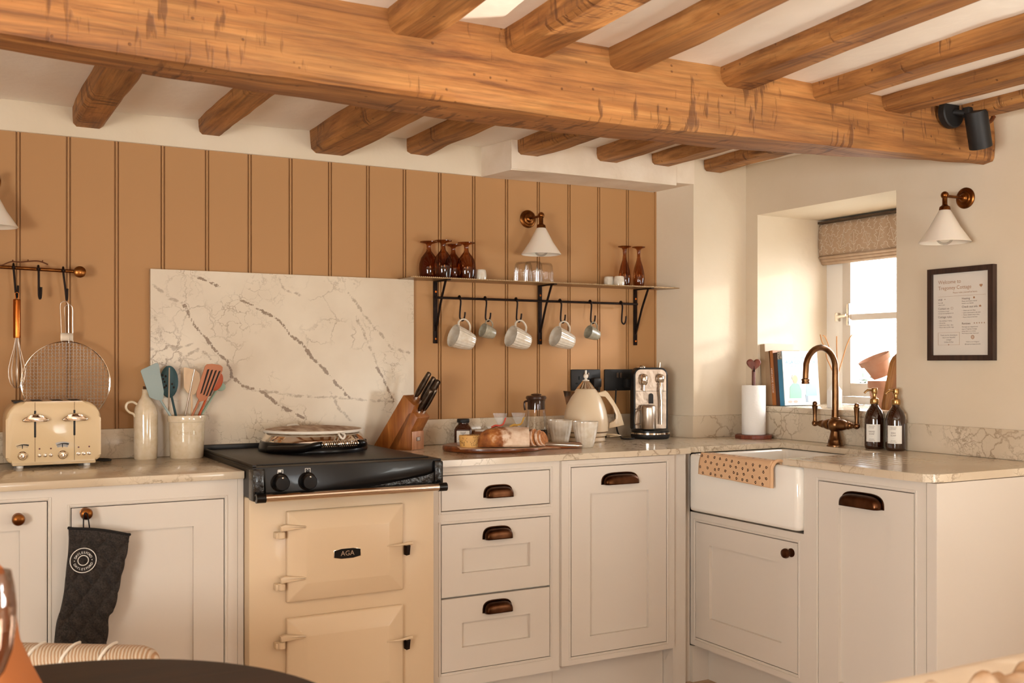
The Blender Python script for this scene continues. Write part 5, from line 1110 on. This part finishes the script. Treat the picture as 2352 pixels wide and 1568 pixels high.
soap(2021, 1031.5, 'HAND', 'amber pump bottle labelled hand soap, nearer the tap')
soap(2066, 1036.5, 'DISH', 'amber pump bottle labelled dish soap, on the right')
# kitchen roll
rc = Vector((3.050, 3.428, WT)); p = onX(rc.x, 1731, 1000); rc.y = min(p.y, 3.430); t = thing('kitchen_roll_holder', 'red wooden kitchen roll holder topped with a heart', 'roll holder', rc, -TH)
m = MB(); m.lathe([(0, 0), (.078, 0), (.080, .003), (.080, .014), (.077, .017), (0, .017)], 10); m.build('base', redwood, t, smooth=30)
m = MB(); m.tube([(0, 0, .017), (0, 0, .292)], .0078, 14); m.build('pole', redwood, t)
hp = []
for k in range(48):
    a = 2*PI*k/48; x = 16*math.sin(a)**3; y = 13*math.cos(a)-5*math.cos(2*a)-2*math.cos(3*a)-math.cos(4*a); hp.append((x/16*.0305, .318+y/16*.030))
m = MB(); m.prism(hp, -.009, .009, bev=.004); m.build('heart', redwood, t, smooth=50)
m = MB(); m.lathe([(.018, .0178), (.0495, .0178), (.0505, .019), (.0505, .226), (.0495, .2275), (.018, .2275), (.018, .0178)], 48)
o = m.build('paper_roll', mat('white_tissue', '#ebe7e1', .9, bump=(60, .5, .004)), loc=rc+Vector((0, 0, .0002)), smooth=50); tag(o, 'roll of white kitchen paper standing on the heart-topped holder', 'paper roll')
# tea towel folded over the sink front
towel_m = mat('towel_linen', '#d6ad86', .9, bump=(240, .3, .002)); tya, tyb = onX(2.487, 1612, 1060).y, onX(2.487, 1770, 1075).y
def tow(u, v):
    """u across (left to right), v from inside the sink over the rim and down the front"""
    y = tya+(tyb-tya)*u-.012*max(0, v-.35)*(1-u)*-1.2; s = v*.178-.050
    if s < 0: x, z = 2.538+.001*nz(u*6, v*6), .894+s*.9
    elif s < .046: x, z = 2.538-s*1.02, .8945
    else: x, z = 2.4905-.004*(1-math.exp(-(s-.046)*30)), .8945-(s-.046)
    if s >= 0: x -= .0035*(1+nz(u*5, v*2))*min(1, max(0, s-.03)/.05)
    if s >= .046: z -= .008*u-.004*(1-u)
    return (x, y+.010*(v-.3)*(u-.5)*-1.6, z+.0015)
t = thing('tea_towel', 'peach tea towel with small dark flowers over the sink front', 'tea towel', (0, 0, 0))
m = MB(); m.grid(40, 44, tow); m.build('cloth', towel_m, t, solid=.004, smooth=80)
m = MB(); m.tube(smooth_pts([Vector(tow(1, v))+Vector((.001, -.002, 0)) for v in (.30, .45, .6, .75, .9, 1.0)]), .0065, 10); m.build('folded_edge', towel_m, t)
prt = mat('print_dark', '#2b1a14', .9); m = MB(); random.seed(11)
for i in range(11):
    for j in range(6):
        u = (i+.5+(.5 if j % 2 else 0))/11.2+random.uniform(-.02, .02); v = .33+.67*(j+.5)/6+random.uniform(-.01, .01)
        if u > .97 or v > .985: continue
        c = Vector(tow(u, v)); du = (Vector(tow(min(u+.01, 1), v))-c).normalized(); dv = (Vector(tow(u, min(v+.01, 1)))-c).normalized(); nn = du.cross(dv).normalized()
        if nn.x > 0: nn = -nn
        if v < .5 and nn.z < 0: nn = -nn
        c += nn*.0029; a0 = random.uniform(0, 6)
        for k in range(5):
            a = a0+2*PI*k/5; cc = c+(du*math.cos(a)+dv*math.sin(a))*.0036
            m.face([m.v(cc+(du*math.cos(b)+dv*math.sin(b))*.0021) for b in [2*PI*q/6 for q in range(6)]])
        a = a0+.6; p0 = c+(du*math.cos(a)+dv*math.sin(a))*.003; p1 = c+(du*math.cos(a+.3)+dv*math.sin(a+.3))*.009; sd = (p1-p0).cross(nn).normalized()*.0004
        m.face([m.v(p0-sd), m.v(p0+sd), m.v(p1+sd), m.v(p1-sd)])
m.build('flower_print', prt, t, smooth=0, fix=False)
# ================================================================== WINDOW SILL THINGS
SL = 1.0485
def ys(px, x=3.165): return onX(x, px, 900).y
def spine_book(name, label, px0, px1, top0, h, depth, col, extra=None, group='cookbooks standing on the window sill'):
    """px0,px1 bottom edges of the spine, top0 the left edge at the top; faces -X"""
    ya, yb_ = ys(px0), ys(px1); th = ya-yb_; lean = math.asin(max(-.5, min(.5, (ys(top0)-ya)/h)))
    t = thing(name, label, 'book', (3.165, ya, SL), 0, group, rot=(-lean, 0, 0)); 
    c = mat('book_'+col[1:], col, .45)
    m = MB(); m.box(0, .0025, -th, 0, 0, h, bev=.0008); m.box(0.0026, depth, -.0022, 0, 0, h); m.box(.0026, depth, -th, -th+.0022, 0, h); m.build('cover', c, t, smooth=0)
    m = MB(); m.box(.0027, depth-.004, -th+.0024, -.0024, .003, h-.003); m.build('pages', paper, t, smooth=0)
    return t, th
RX = (0, 0, 0)
def spine_text(t, th, st, size, m, h, z0=.5):
    tm = text_mb([(st, 0, 0, size, 'CENTER')], .0003)
    # runs down the spine which faces -X
    for v in tm.bm.verts: x, y, z = v.co; v.co = (y-.0004, -th/2+z, h*z0-x)
    tm.build('lettering', m, t, smooth=0, fix=False)
bk = [('tall sand-coloured hardback, leftmost book on the window sill', 1751, 1762, 1745, .268, .17, '#a58c70', None),
      ('slightly shorter taupe book between the tall sand one and orange one', 1762.3, 1774, 1756.5, .236, .17, '#9c7f63', None),
      ('orange-brown cookbook with white spine lettering', 1774.4, 1783, 1765.5, .239, .16, '#a4622e', 'HERITAGE COOK'),
      ('dark maroon book next to the blue-spined cookbook', 1783.4, 1792, 1775.5, .230, .17, '#4b2c20', None)]
for lb, a, b_, c_, h, dp, col, tx in bk:
    t, th = spine_book('cookbook', lb, a, b_, c_, h, dp, col)
    if tx: spine_text(t, th, tx, .014, paper, h, .45)
t, th = spine_book('cookbook', 'cookbook with a blue spine and pale photo cover facing the room', 1792.4, 1803.5, 1785, .235, .205, '#c9cfce')
m = MB(); m.box(-.0008, .0004, -th+.003, -.0003, 0, .2345); m.build('spine_band', mat('spine_blue', '#3d7fa3', .45), t, smooth=0)
m = MB(); m.box(-.0014, .0003, -th+.0035, -.001, .200, .2345); m.build('spine_pattern', mat('spine_check', '#2c2620', .5, var=(220, '#d8cdbd')), t, smooth=0)
spine_text(t, th, 'THE COMPLETE AGA COOKBOOK', .0105, paper, .235, .47)
blue_i = mat('print_blue', '#5b92b0', .7)
cv = bpy.data.objects.new('cover_print', bpy.data.meshes.new('cover_print')); bpy.data.objects.remove(cv)
tm = text_mb([('THE COMPLETE', .105, .205, .0135, 'CENTER'), ('AGA COOKBOOK', .105, .186, .0215, 'CENTER'), ('OVER 150 RECIPES FOR EVERY KIND OF AGA', .105, .170, .0066, 'CENTER')], .0005); tm.build('lettering', blue_i, t, loc=(0, -th, 0), smooth=0, fix=False)
def flat(name, pts, col, y): m = MB(); m.prism(pts, -th-y-.0002, -th-y+.0002); return m.build(name, mat('print_'+col[1:], col, .7), t, smooth=0)
flat('cover_table', [(.012, .006), (.200, .006), (.200, .030), (.012, .030)], '#ece5dd', .0006)
flat('cover_dress', [(.030, .030), (.098, .030), (.100, .065), (.088, .090), (.070, .098), (.050, .094), (.034, .080)], '#86c49c', .0008)
flat('cover_sweater', [(.125, .040), (.190, .040), (.188, .100), (.170, .125), (.145, .120), (.130, .090)], '#8fb4c6', .0008)
flat('cover_face', [(.066+.014*math.cos(a), .112+.018*math.sin(a)) for a in [2*PI*k/20 for k in range(20)]], '#cf9f7f', .0010)
flat('cover_hair', [(.066+.019*math.cos(a), .120+.018*math.sin(a)) for a in [2*PI*k/20 for k in range(20)]], '#c9b8a2', .0009)
flat('cover_trousers', [(.120, .012), (.136, .012), (.136, .045), (.120, .045)], '#8d9aa4', .0007)
for k, (x, c) in enumerate(((.030, '#d8a79b'), (.062, '#d79f92'), (.150, '#e2cdb6'))): flat('cover_dish', [(x+.013*math.cos(a), .016+.006*math.sin(a)) for a in [2*PI*q/16 for q in range(16)]], c, .0009+.0001*k)
# vase with twigs
p = onZ(SL, 1922, 937)+_f*.030; vx, vy = p.x, p.y; t = thing('bud_vase', 'white faceted bottle vase with bare twigs, behind the tap', 'vase', (vx, vy, SL), .3)
pv = mat('white_ceramic', '#efece8', .3); m = MB(); m.lathe([(0, 0), (.030, 0), (.031, .004), (.031, .072), (.0115, .098), (.009, .102), (.009, .118), (.0115, .122), (.0105, .123), (.007, .120), (.007, .10), (0, .1)], 8); m.build('bottle', pv, t, smooth=20)
dry = mat('pale_gold_twig', '#c98d54', .8); GT = 'bare twigs in the white vase'
def tq(px, py): v = onY(vy, px, py); return v
for k, (pts, lb) in enumerate((([(1917, 866), (1908, 842), (1899, 822), (1896, 800), (1888, 785), (1884, 768)], 'curled twig in the vase, leaning furthest left'), ([(1919, 866), (1912, 835), (1905, 800), (1896, 775), (1890, 770)], 'second twig from the left in the white vase'),
                               ([(1921, 866), (1923, 835), (1922, 800), (1922, 772)], 'straight upright twig in the white vase'), ([(1923, 866), (1929, 845), (1938, 815), (1944, 795), (1952, 776), (1957, 769)], 'twig in the vase curving to the right'))):
    m = MB(); P = [tq(*q) for q in pts]; m.tube(smooth_pts([Vector((vx, vy, SL+.102))]+P, 4), .0022, 7); tag(m.build('vase_twig', dry), lb, 'twig', GT)
# terracotta pots and board by the right reveal
terra = mat('terracotta', '#b98465', .8, var=(14, '#c79a80'), bump=(80, .2, .002))
pc = onX(3.300, 2021, 930); pc = Vector((3.300, pc.y, SL)); t = thing('terracotta_pot', 'upright terracotta pot on the sill holding a tilted one', 'plant pot', pc)
m = MB(); m.lathe([(0, 0), (.030, 0), (.032, .004), (.042, .085), (.0465, .087), (.048, .112), (.046, .1135), (.043, .112), (.040, .085), (.029, .008), (0, .008)], 40); m.build('pot', terra, t, smooth=40)
m = MB(); m.lathe([(0, -.030), (.034, -.030), (.037, -.026), (.052, .030), (.061, .032), (.065, .052), (.063, .054), (.058, .050), (.050, .032), (.034, -.020), (0, -.020)], 40)
o = m.build('terracotta_pot', terra, loc=(pc.x-.004, pc.y, SL+.1135+.046), rot=Matrix.Rotation(-.42, 3, _f).to_euler(), smooth=40); tag(o, 'wide terracotta pot lying tilted on top of the upright one', 'plant pot')
# oak board leaning in the reveal corner
q = Vector((3.222, 2.792, SL+.002)); t = thing('chopping_board', 'oak paddle board leaning upright in the window reveal', 'board', q, 0, rot=(math.radians(10), math.radians(4), math.radians(6)))
m = MB(); out = [(-.055, 0), (.055, 0), (.062, .02), (.062, .18), (.050, .200), (.018, .215), (.011, .235), (.010, .305), (.004, .315), (-.004, .315), (-.010, .305), (-.011, .235), (-.018, .215), (-.050, .200), (-.062, .18), (-.062, .02)]
m.prism([(x*.95, z*1.04) for x, z in out], -.010, .010, bev=.004); m.build('board', oakboard, t, smooth=50)
# roman blind
bx_ = 3.520; y1_, y0_ = 3.462, 2.71; linen = mat('blind_linen', '#b59b82', .9, var=(3, '#a98d72'), bump=(200, .25, .002), stretch=(1, 6, .6))
t = thing('roman_blind', 'raised linen roman blind with white leaf outlines', 'blind', (bx_, y1_, 1.872))
m = MB(); m.box(-.012, .045, -.75, -.002, -.004, .006); m.build('headrail', mat('dark_rail', '#4a3828', .6), t, smooth=0)
def blind_mb(zt, zb, x0_, fold): m = MB(); m.grid(24, 8, lambda u, v: (x0_-.006*math.sin(PI*min(1, v*1.0))*fold-.003*nz(u*4, v*2), -.75*u-.001, zt+(zb-zt)*v)); return m
blind_mb(-.006, -.150, 0, 1).build('front_panel', linen, t, solid=.004, smooth=80)
for k, (za, zb, xo) in enumerate(((-.150, -.165, .006), (-.160, -.178, .014), (-.172, -.190, .022))):
    m = MB(); pts = 10; m.grid(24, 10, lambda u, v, xo=xo, za=za, zb=zb: (xo-.011*math.sin(PI*v)+.0015*nz(u*5, k), -.75*u-.001, za+(zb-za)*v)); m.build('fold', linen, t, solid=.003, smooth=80)
m = MB(); random.seed(4)
def leaf(cy_, cz_, s, rot):
    pts = []
    for k in range(29):
        a = k/28; side = 1 if a <= .5 else -1; u = a*2 if a <= .5 else (1-a)*2; wv = .30*math.sin(PI*min(1, u*1.0))**.8*(1+.45*math.sin(u*PI*7)); pts.append((side*wv, u))
    for P in (pts, [(0, -.35), (0, .85)]):
        W = []
        for x, z in P:
            X = x*s; Z = (z-.4)*s; Y = X*math.cos(rot)-Z*math.sin(rot); ZZ = X*math.sin(rot)+Z*math.cos(rot); yy = cy_+Y; zz = cz_+ZZ
            if not (-.748 < yy < -.003 and -.150 < zz < -.008): 
                if len(W) > 1: m.tube(W, .0007, 4)
                W = []; continue
            v = (zz+.006)/-.144; W.append((-.0065-.006*math.sin(PI*min(1, max(0, v))), yy, zz))
        if len(W) > 1: m.tube(W, .0007, 4)
for i in range(11):
    for j in range(3): leaf(-.035-.070*i+(.03 if j % 2 else 0), -.035-.055*j, .066, (PI if (i+j) % 2 else 0)+random.uniform(-.45, .45))
m.build('leaf_print', mat('leaf_white', '#e4d9ca', .8), t)
# ================================================================== FRAMED NOTICE
fy0, fy1, fz0, fz1 = 2.549, 2.282, 1.2435, 1.5725; t = thing('framed_notice', 'dark wood framed welcome notice on the right wall', 'picture frame', (3.149, fy0, fz0), R90)
FW, FH = fy0-fy1, fz1-fz0; e = .019; fm = wood('dark_frame_wood', '#38231a', '#241510', '#452c20', axis=2, sc=3, rough=.5, spots=False, bumpk=.1)
m = MB(); 
for k in range(4):
    O = [(0, 0), (FW, 0), (FW, FH), (0, FH)]; I = [(e, e), (FW-e, e), (FW-e, FH-e), (e, FH-e)]; a, b = k, (k+1) % 4
    V = [m.v((q[0], y, q[1])) for y in (-.0225, 0) for q in (O[a], O[b], I[b], I[a])]
    for f in ((0, 1, 2, 3), (4, 7, 6, 5), (0, 4, 5, 1), (2, 6, 7, 3)): m.face([V[i] for i in f])
m.build('frame', fm, t, smooth=0)
m = MB(); m.box(e-.001, FW-e+.001, -.012, -.004, e-.001, FH-e+.001); pp = m.build('notice_paper', mat('notice_paper', '#d8cfc3', .6), t, smooth=0)
PW, PH = FW-2*e, FH-2*e
def T(st, u, v, s, al='LEFT'): return (st, e+PW*u, FH-e-PH*v, s, al)
lettering([T('Welcome to', .09, .105, .0185), T('Tregoney Cottage', .09, .178, .0185), T('Please make yourself at home', .36, .240, .0082)], ink_t, pp, (0, -.0122, 0))
m = MB(); m.box(e+PW*.09, FW-e-PW*.06, -.0128, -.0122, FH-e-PH*.282, FH-e-PH*.280); m.build('rule', ink_t, pp, smooth=0)
lettering([T('Wifi', .09, .320, .0105), T('Contact us', .09, .428, .0105), T('Cottage rules', .09, .532, .0105), T('Heating', .52, .318, .0105), T('Check out info', .52, .418, .0105), T('Reviews', .52, .620, .0105)], ink, pp, (0, -.0122, 0))
sm = [T('Scan QR', .09, .357, .0058), T('code to join', .09, .383, .0058), T('Via Airbnb or email', .09, .462, .0058), T('thetregoneycottage@gmail.com', .09, .487, .0050)]
sm += [T('•  '+a, .09, .578+.0265*k, .0058) for k, a in enumerate(('No smoking or vaping', 'No parties', 'Quiet hours 10pm - 8am', 'Please clean up after dogs'))]
sm += [T('Please use heaters manual', .52, .350, .0058), T('found in our kitchen', .52, .376, .0058)]
sm += [T('•  '+a, .52, .463+.0265*k, .0058) for k, a in enumerate(('Check out is at 10am', 'Leave used towels in the bath', 'Throw rubbish away in bins', 'Return keys to lock box'))]
sm += [T(a, .52, .660+.026*k, .0058) for k, a in enumerate(('We hope you enjoyed your', 'stay at Tregoney Cottage,', 'please leave us a review.', 'We\'d love to hear from you!'))]
sm += [T('Follow us on instagram', .71, .840, .0056, 'CENTER'), T('@tregoneycottagecotswolds', .71, .868, .0054, 'CENTER'), T('Thank you for choosing to', .285, .755, .0066, 'CENTER'), T('stay at our beautiful', .285, .783, .0066, 'CENTER'), T('cottage!', .285, .811, .0066, 'CENTER'), T('Lindsay & Dan', .285, .839, .0066, 'CENTER')]
lettering(sm, ink, pp, (0, -.0122, 0), name='small_print')
m = MB(); y = -.0125
def fr(u0, u1, v0, v1, w):
    a, b, c, d = e+PW*u0, e+PW*u1, FH-e-PH*v1, FH-e-PH*v0
    for q in ((a, b, c, c+w), (a, b, d-w, d), (a, a+w, c+w, d-w), (b-w, b, c+w, d-w)): m.box(q[0], q[1], y-.0003, y+.0002, q[2], q[3])
fr(.09, .48, .722, .875, .0006); fr(.325, .36, .413, .443, .0005)
m.build('box_outline', ink_t, pp, smooth=0)
def heart(cx_, cz_, s): return [(cx_+16*math.sin(a)**3/16*s, cz_+(13*math.cos(a)-5*math.cos(2*a)-2*math.cos(3*a)-math.cos(4*a))/16*s) for a in [2*PI*k/32 for k in range(32)]]
m = MB(); m.prism(heart(e+PW*.855, FH-e-PH*.172, .0062), y-.0004, y); m.prism(heart(e+PW*.285, FH-e-PH*.872, .0024), y-.0009, y-.0004)
for k in range(5):
    cx_, cz_ = e+PW*(.74+.043*k), FH-e-PH*.617; m.prism([(cx_+(.0030 if q % 2 == 0 else .0013)*math.sin(2*PI*q/10), cz_+(.0030 if q % 2 == 0 else .0013)*math.cos(2*PI*q/10)) for q in range(10)], y-.0004, y)
cx_, cz_ = e+PW*.71, FH-e-PH*.785; m.tube([(cx_+.0058*math.cos(2*PI*k/24), y, cz_+.0058*math.sin(2*PI*k/24)) for k in range(24)], .0011, 6, closed=True); m.tube([(cx_+.0025*math.cos(2*PI*k/14), y, cz_+.0025*math.sin(2*PI*k/14)) for k in range(14)], .0007, 6, closed=True)
cx_, cz_ = e+PW*.735, FH-e-PH*.312; m.prism([(cx_-.003, cz_-.003), (cx_+.003, cz_-.003), (cx_+.003, cz_+.001), (cx_+.004, cz_+.001), (cx_, cz_+.0045), (cx_-.004, cz_+.001), (cx_-.003, cz_+.001)], y-.0004, y)
m.prism([(e+PW*.84-.004, FH-e-PH*.425), (e+PW*.84+.004, FH-e-PH*.425), (e+PW*.84+.004, FH-e-PH*.412), (e+PW*.84+.002, FH-e-PH*.404), (e+PW*.84-.002, FH-e-PH*.404), (e+PW*.84-.004, FH-e-PH*.412)], y-.0004, y)
for k in range(3): m.tube([(e+PW*.215+.0014*(k+1)*math.cos(a), y, FH-e-PH*.325+.0014*(k+1)*math.sin(a)) for a in (.8, 1.2, 1.57, 1.94, 2.34)], .00035, 4)
m.build('symbols', ink_t, pp, smooth=0)
# ================================================================== OVEN GLOVE
gy = 3.092
Lf = [(157, 1212), (158, 1250), (153, 1300), (150, 1330), (147, 1358), (141, 1392), (134, 1415), (128, 1440), (124, 1482), (121, 1530)]
Rt_ = [(298, 1227), (291, 1262), (283, 1300), (276, 1330), (268, 1368), (260, 1400), (249, 1412), (248, 1440), (243, 1482), (240, 1530)]
P0 = onY(gy, 196, 1230); t = thing('oven_glove', 'long black quilted oven glove with a round white emblem', 'oven glove', P0)
LL = smooth_pts([onY(gy, *q)-P0 for q in Lf], 5); RR = smooth_pts([onY(gy, *q)-P0 for q in Rt_], 5); nL = len(LL)-1
def gl_pt(u, v, front=True):
    k = v*nL; i = min(int(k), nL-1); f = k-i; a = LL[i].lerp(LL[i+1], f); b = RR[i].lerp(RR[i+1], f); p = a.lerp(b, u)
    edge = min(1, min(u, 1-u)/.10)**.6; s = p.x*.80+p.z*.62; r_ = p.x*.80-p.z*.62
    q = (abs(math.sin(s*PI/.036))**.75)*(abs(math.sin(r_*PI/.050))**.6)
    y = -(.006+.010*edge+(.0150*q if v > .045 else .0))*(1 if front else -.3)
    if v < .05: y = -(.016*edge+.003)*(1 if front else -.3)
    return (p.x, p.y+y+.0012*nz(p.x*40, p.z*40), p.z+(.006*math.sin(PI*u) if v < .02 else 0))
m = MB(); F_ = m.grid(60, 150, lambda u, v: gl_pt(u, v)); B_ = m.grid(60, 150, lambda u, v: gl_pt(u, v, False))
for j in range(150):
    m.face([F_[j][0], F_[j+1][0], B_[j+1][0], B_[j][0]]); m.face([F_[j][60], F_[j+1][60], B_[j+1][60], B_[j][60]])
denim = mat('black_quilted_denim', '#3d342e', .95, var=(220, '#1f1a17'), bump=(420, .5, .001)); m.build('quilted_body', denim, t, smooth=80)
m = MB(); m.tube([Vector(gl_pt(u, 0.0))+Vector((0, .002, 0)) for u in [k/16 for k in range(17)]], .0042, 8); m.build('cuff_binding', mat('black_binding', '#15110f', .9), t)
m = MB(); hk = onY(3.10, 196, 1183)-P0; m.tube(smooth_pts([(hk.x+.012, -.004, -.002), (hk.x+.009, -.002, hk.z*.5), (hk.x+.004, -.001, hk.z+.004), (hk.x-.004, -.001, hk.z+.004), (hk.x-.006, -.002, hk.z*.5), (hk.x-.004, -.004, -.002)], 4), .0045, 8, flat=(.4, 1.4)); m.build('hanging_loop', mat('black_binding', '#15110f', .9), t)
wc = onY(gy-.02, 190, 1285)-P0; wht = mat('emblem_white', '#e6dfd6', .7); em = bpy.data.objects.new('emblem', None); 
m = MB(); yy = wc.y-.0115
for R_ in (.0335, .0135): m.tube([(wc.x+R_*math.cos(2*PI*k/64), yy, wc.z+R_*math.sin(2*PI*k/64)) for k in range(64)], .0011, 6, closed=True)
for s_ in (-1, 1): m.ball(.0014, (wc.x+s_*.0225, yy, wc.z), 8, 6)
eo = m.build('emblem', wht, t)
arc_text('DAYLESFORD', .0215, math.radians(155), math.radians(25), .0088).build('lettering', wht, eo, (wc.x, yy-.0012, wc.z), smooth=0, fix=False)
arc_text('DAYLESFORD', .0240, math.radians(205), math.radians(335), .0088, flip=True).build('lettering', wht, eo, (wc.x, yy-.0012, wc.z), smooth=0, fix=False)
# ================================================================== FOREGROUND
TX, TY = .098, 1.42; t = thing('dining_table', 'dark round table top cutting into the lower left corner', 'table', (TX, TY, 0))
m = MB(); m.lathe([(0, .722), (.400, .722), (.414, .727), (.420, .738), (.416, .748), (.408, .750), (0, .750)], 96); m.build('table_top', dark_table, t)
m = MB(); m.lathe([(0, 0), (.26, 0), (.26, .02), (.06, .05), (.045, .12), (.045, .66), (.12, .721), (0, .721)], 32); m.build('pedestal', dark_table, t)
# upholstered chair behind the table
def fb(lat, dep): return Vector((0, 0, 0))+_r*lat+_f*dep
boucle = bpy.data.materials.new('striped_boucle'); boucle.use_nodes = True; N, L = nodes_of(boucle); b = N['Principled BSDF']
tc = N.new('ShaderNodeTexCoord'); wv = N.new('ShaderNodeTexWave'); wv.inputs['Scale'].default_value = 46; wv.inputs['Distortion'].default_value = 1.4; wv.inputs['Detail'].default_value = 2
mp = N.new('ShaderNodeMapping'); mp.inputs['Rotation'].default_value = (0, .35, 0); L.new(tc.outputs['Object'], mp.inputs[0]); L.new(mp.outputs[0], wv.inputs['Vector'])
rr = ramp(N, [(.1, '#b98f6a'), (.6, '#d9c4aa')]); L.new(wv.outputs[0], rr.inputs[0]); L.new(rr.outputs[0], b.inputs['Base Color']); b.inputs['Roughness'].default_value = .95
bp = N.new('ShaderNodeBump'); bp.inputs['Strength'].default_value = .8; bp.inputs['Distance'].default_value = .004; L.new(wv.outputs[0], bp.inputs['Height']); L.new(bp.outputs[0], b.inputs['Normal'])
c0 = fb(-1.02, 2.22); t = thing('dining_chair', 'cream woven fabric chair back showing behind the round table', 'chair', (c0.x, c0.y, 0), -TH)
m = MB(); m.box(-.24, .262, -.05, .05, .40, .634, bev=.044, seg=6)
for v in m.bm.verts: v.co.z += .004*nz(v.co.x*8, v.co.y*8)-.010*max(0, v.co.x-.16)/.1
m.build('backrest', boucle, t, smooth=60)
m = MB(); m.box(-.235, .235, -.46, -.045, .38, .47, bev=.03, seg=4); m.build('seat', boucle, t, smooth=60)
for a, b_ in ((-.2, -.42), (.2, -.42), (-.2, .0), (.2, .0)): m = MB(); m.tube([(a, b_, .39), (a*1.05, b_*1.02, .0)], [.02, .013], 12); m.build('leg', dark_table, t)
for xs_ in (-.075, -.02, .055, .135): 
    m = MB(); m.tube(smooth_pts([(xs_, -.0515, .45), (xs_+.004, -.0525, .55), (xs_+.012, -.047, .605), (xs_+.020, -.030, .626), (xs_+.024, -.005, .6315), (xs_+.026, .02, .630)]), .0035, 7); m.build('seam_piping', toweling, t)
# smoky goblet and orange napkin on the table
g0 = fb(-.640, 1.26); t_ = MB(); sm_g = thin_glass('smoky_glass', (.62, .50, .42), .16)
t_.lathe([(0, 0), (.034, 0), (.034, .002), (.006, .006), (.0045, .02), (.0045, .085), (.007, .095), (.018, .110), (.027, .135), (.0315, .165), (.0315, .190), (.029, .215), (.0255, .2325)], 48)
tag(t_.build('wine_glass', sm_g, loc=(g0.x, g0.y, .7503), smooth=60), 'smoky stemmed glass cut off by the lower left picture edge', 'glass')
g1 = fb(-.800, 1.47); m = MB(); rings = []
for z, r in ((0, .120), (.03, .106), (.08, .086), (.12, .080), (.15, .077), (.19, .064), (.22, .040), (.238, .016)):
    rings.append([m.v((r*(1+.05*math.sin(5*a+z*14)+.03*nz(a*2, z*9))*math.cos(a), r*(1+.05*math.sin(5*a+z*14))*math.sin(a), z)) for a in [2*PI*k/60 for k in range(60)]])
for A, B in zip(rings, rings[1:]):
    for k in range(60): m.face([A[k], A[(k+1) % 60], B[(k+1) % 60], B[k]])
m.face(rings[-1]); tag(m.build('napkin', mat('orange_linen', '#c77a45', .85, bump=(160, .3, .002)), loc=(g1.x, g1.y, .7503), smooth=70), 'orange linen napkin standing behind the smoky glass, lower left', 'napkin')
# sofa back and crumpled throw, lower right
sofa_m = mat('cream_linen', '#d9c8b2', .9, bump=(150, .3, .002)); x0s = 1.045
t = thing('sofa', 'cream linen sofa back crossing the lower right corner', 'sofa', (x0s, .92, 0))
m = MB(); rings = []
for i in range(41):
    x = 1.30*i/40; e = 1-(1-min(x/.05, 1))**2; ring = []
    for k in range(24):
        a = 2*PI*k/24; ca, sa = math.cos(a), math.sin(a)
        y = .052*e*abs(ca)**.8*(1 if ca > 0 else -1); z = .095*e*abs(sa)**.75*(1 if sa > 0 else -1)
        ring.append(m.v((x, y+.06+.004*nz(x*5, k*.4), .705+z+.004*nz(x*4, k*.3, 5)-(.012*(1-e)))))
    rings.append(ring)
for A, B in zip(rings, rings[1:]):
    for k in range(24): m.face([A[k], A[(k+1) % 24], B[(k+1) % 24], B[k]])
m.face(rings[0]); m.face(rings[-1]); m.build('back_cushion', sofa_m, t, smooth=70)
m = MB(); m.box(.0, 1.30, .0, .12, .12, .635, bev=.03, seg=3); m.build('back_frame', sofa_m, t)
m = MB(); m.box(.02, 1.30, -.62, -.002, .20, .44, bev=.05, seg=4); m.build('seat_cushion', sofa_m, t, smooth=60)
for a, b_ in ((.06, .06), (1.24, .06), (.06, -.56), (1.24, -.56)): m = MB(); m.tube([(a, b_, .21 if b_ < 0 else .13), (a, b_, 0)], [.024, .016], 12); m.build('leg', dark_table, t)
thr = mat('brown_cream_throw', '#dccdba', .9, var=(9, '#a47f5c'), bump=(120, .3, .002)); m = MB()
def th_(u, v):
    x = .955+.62*u; k = v*.30; y = .905-k*.75; base = .815-.05*v
    w_ = .013*math.sin(u*34+v*16+3*nz(u*4, v*3))+.012*nz(u*14, v*9, 3)+.008*math.sin(u*70-v*19+4*nz(u*6, v*5, 9))
    return (x, y+.012*nz(u*6, v*6, 8), base+w_*.62-.075*max(0, .14-u)/.14)
m.grid(110, 40, th_); tag(m.build('throw', thr, solid=.006, smooth=80, sub=0), 'crumpled cream throw bunched in front of the sofa back', 'blanket')
# ---- garden beyond the window
m = MB(); m.box(3.62, 16, -6, 14, -.25, -.15); tag(m.build('lawn', mat('lawn_green', '#45503a', .95, var=(2, '#3a4430'))), 'pale blown-out lawn outside the kitchen window', 'lawn')
leaf_m = mat('leaf_grey_green', '#4d5749', .9)
for k, (x, y, s, hh, lb) in enumerate(((7.4, 6.05, .55, .60, 'hazy overexposed shrub low in the lower window pane'), (8.8, 7.5, .8, .9, 'hazy overexposed shrub further back outside the window'))):
    t = thing('garden_shrub', lb, 'shrub', (x, y, -.15)); m = MB(); random.seed(20+k)
    for q in range(420):
        a = random.uniform(0, 2*PI); r = s*math.sqrt(random.random()); z = hh*random.random()+.35; p = Vector((r*math.cos(a), r*math.sin(a), z)); d1 = Vector((random.uniform(-1, 1), random.uniform(-1, 1), random.uniform(-1, 1))).normalized()*.05; d2 = Vector((random.uniform(-1, 1), random.uniform(-1, 1), random.uniform(-1, 1))).normalized()*.025
        m.face([m.v(p-d1), m.v(p+d2), m.v(p+d1), m.v(p-d2)])
    m.build('foliage', leaf_m, t, smooth=0, fix=False)
    m = MB()
    for q in range(6): a = q*1.05; m.tube([(0, 0, .015), (.2*s*math.cos(a), .2*s*math.sin(a), .4), (.5*s*math.cos(a), .5*s*math.sin(a), .35+hh*.7)], .012, 6)
    m.build('stem', dry, t)
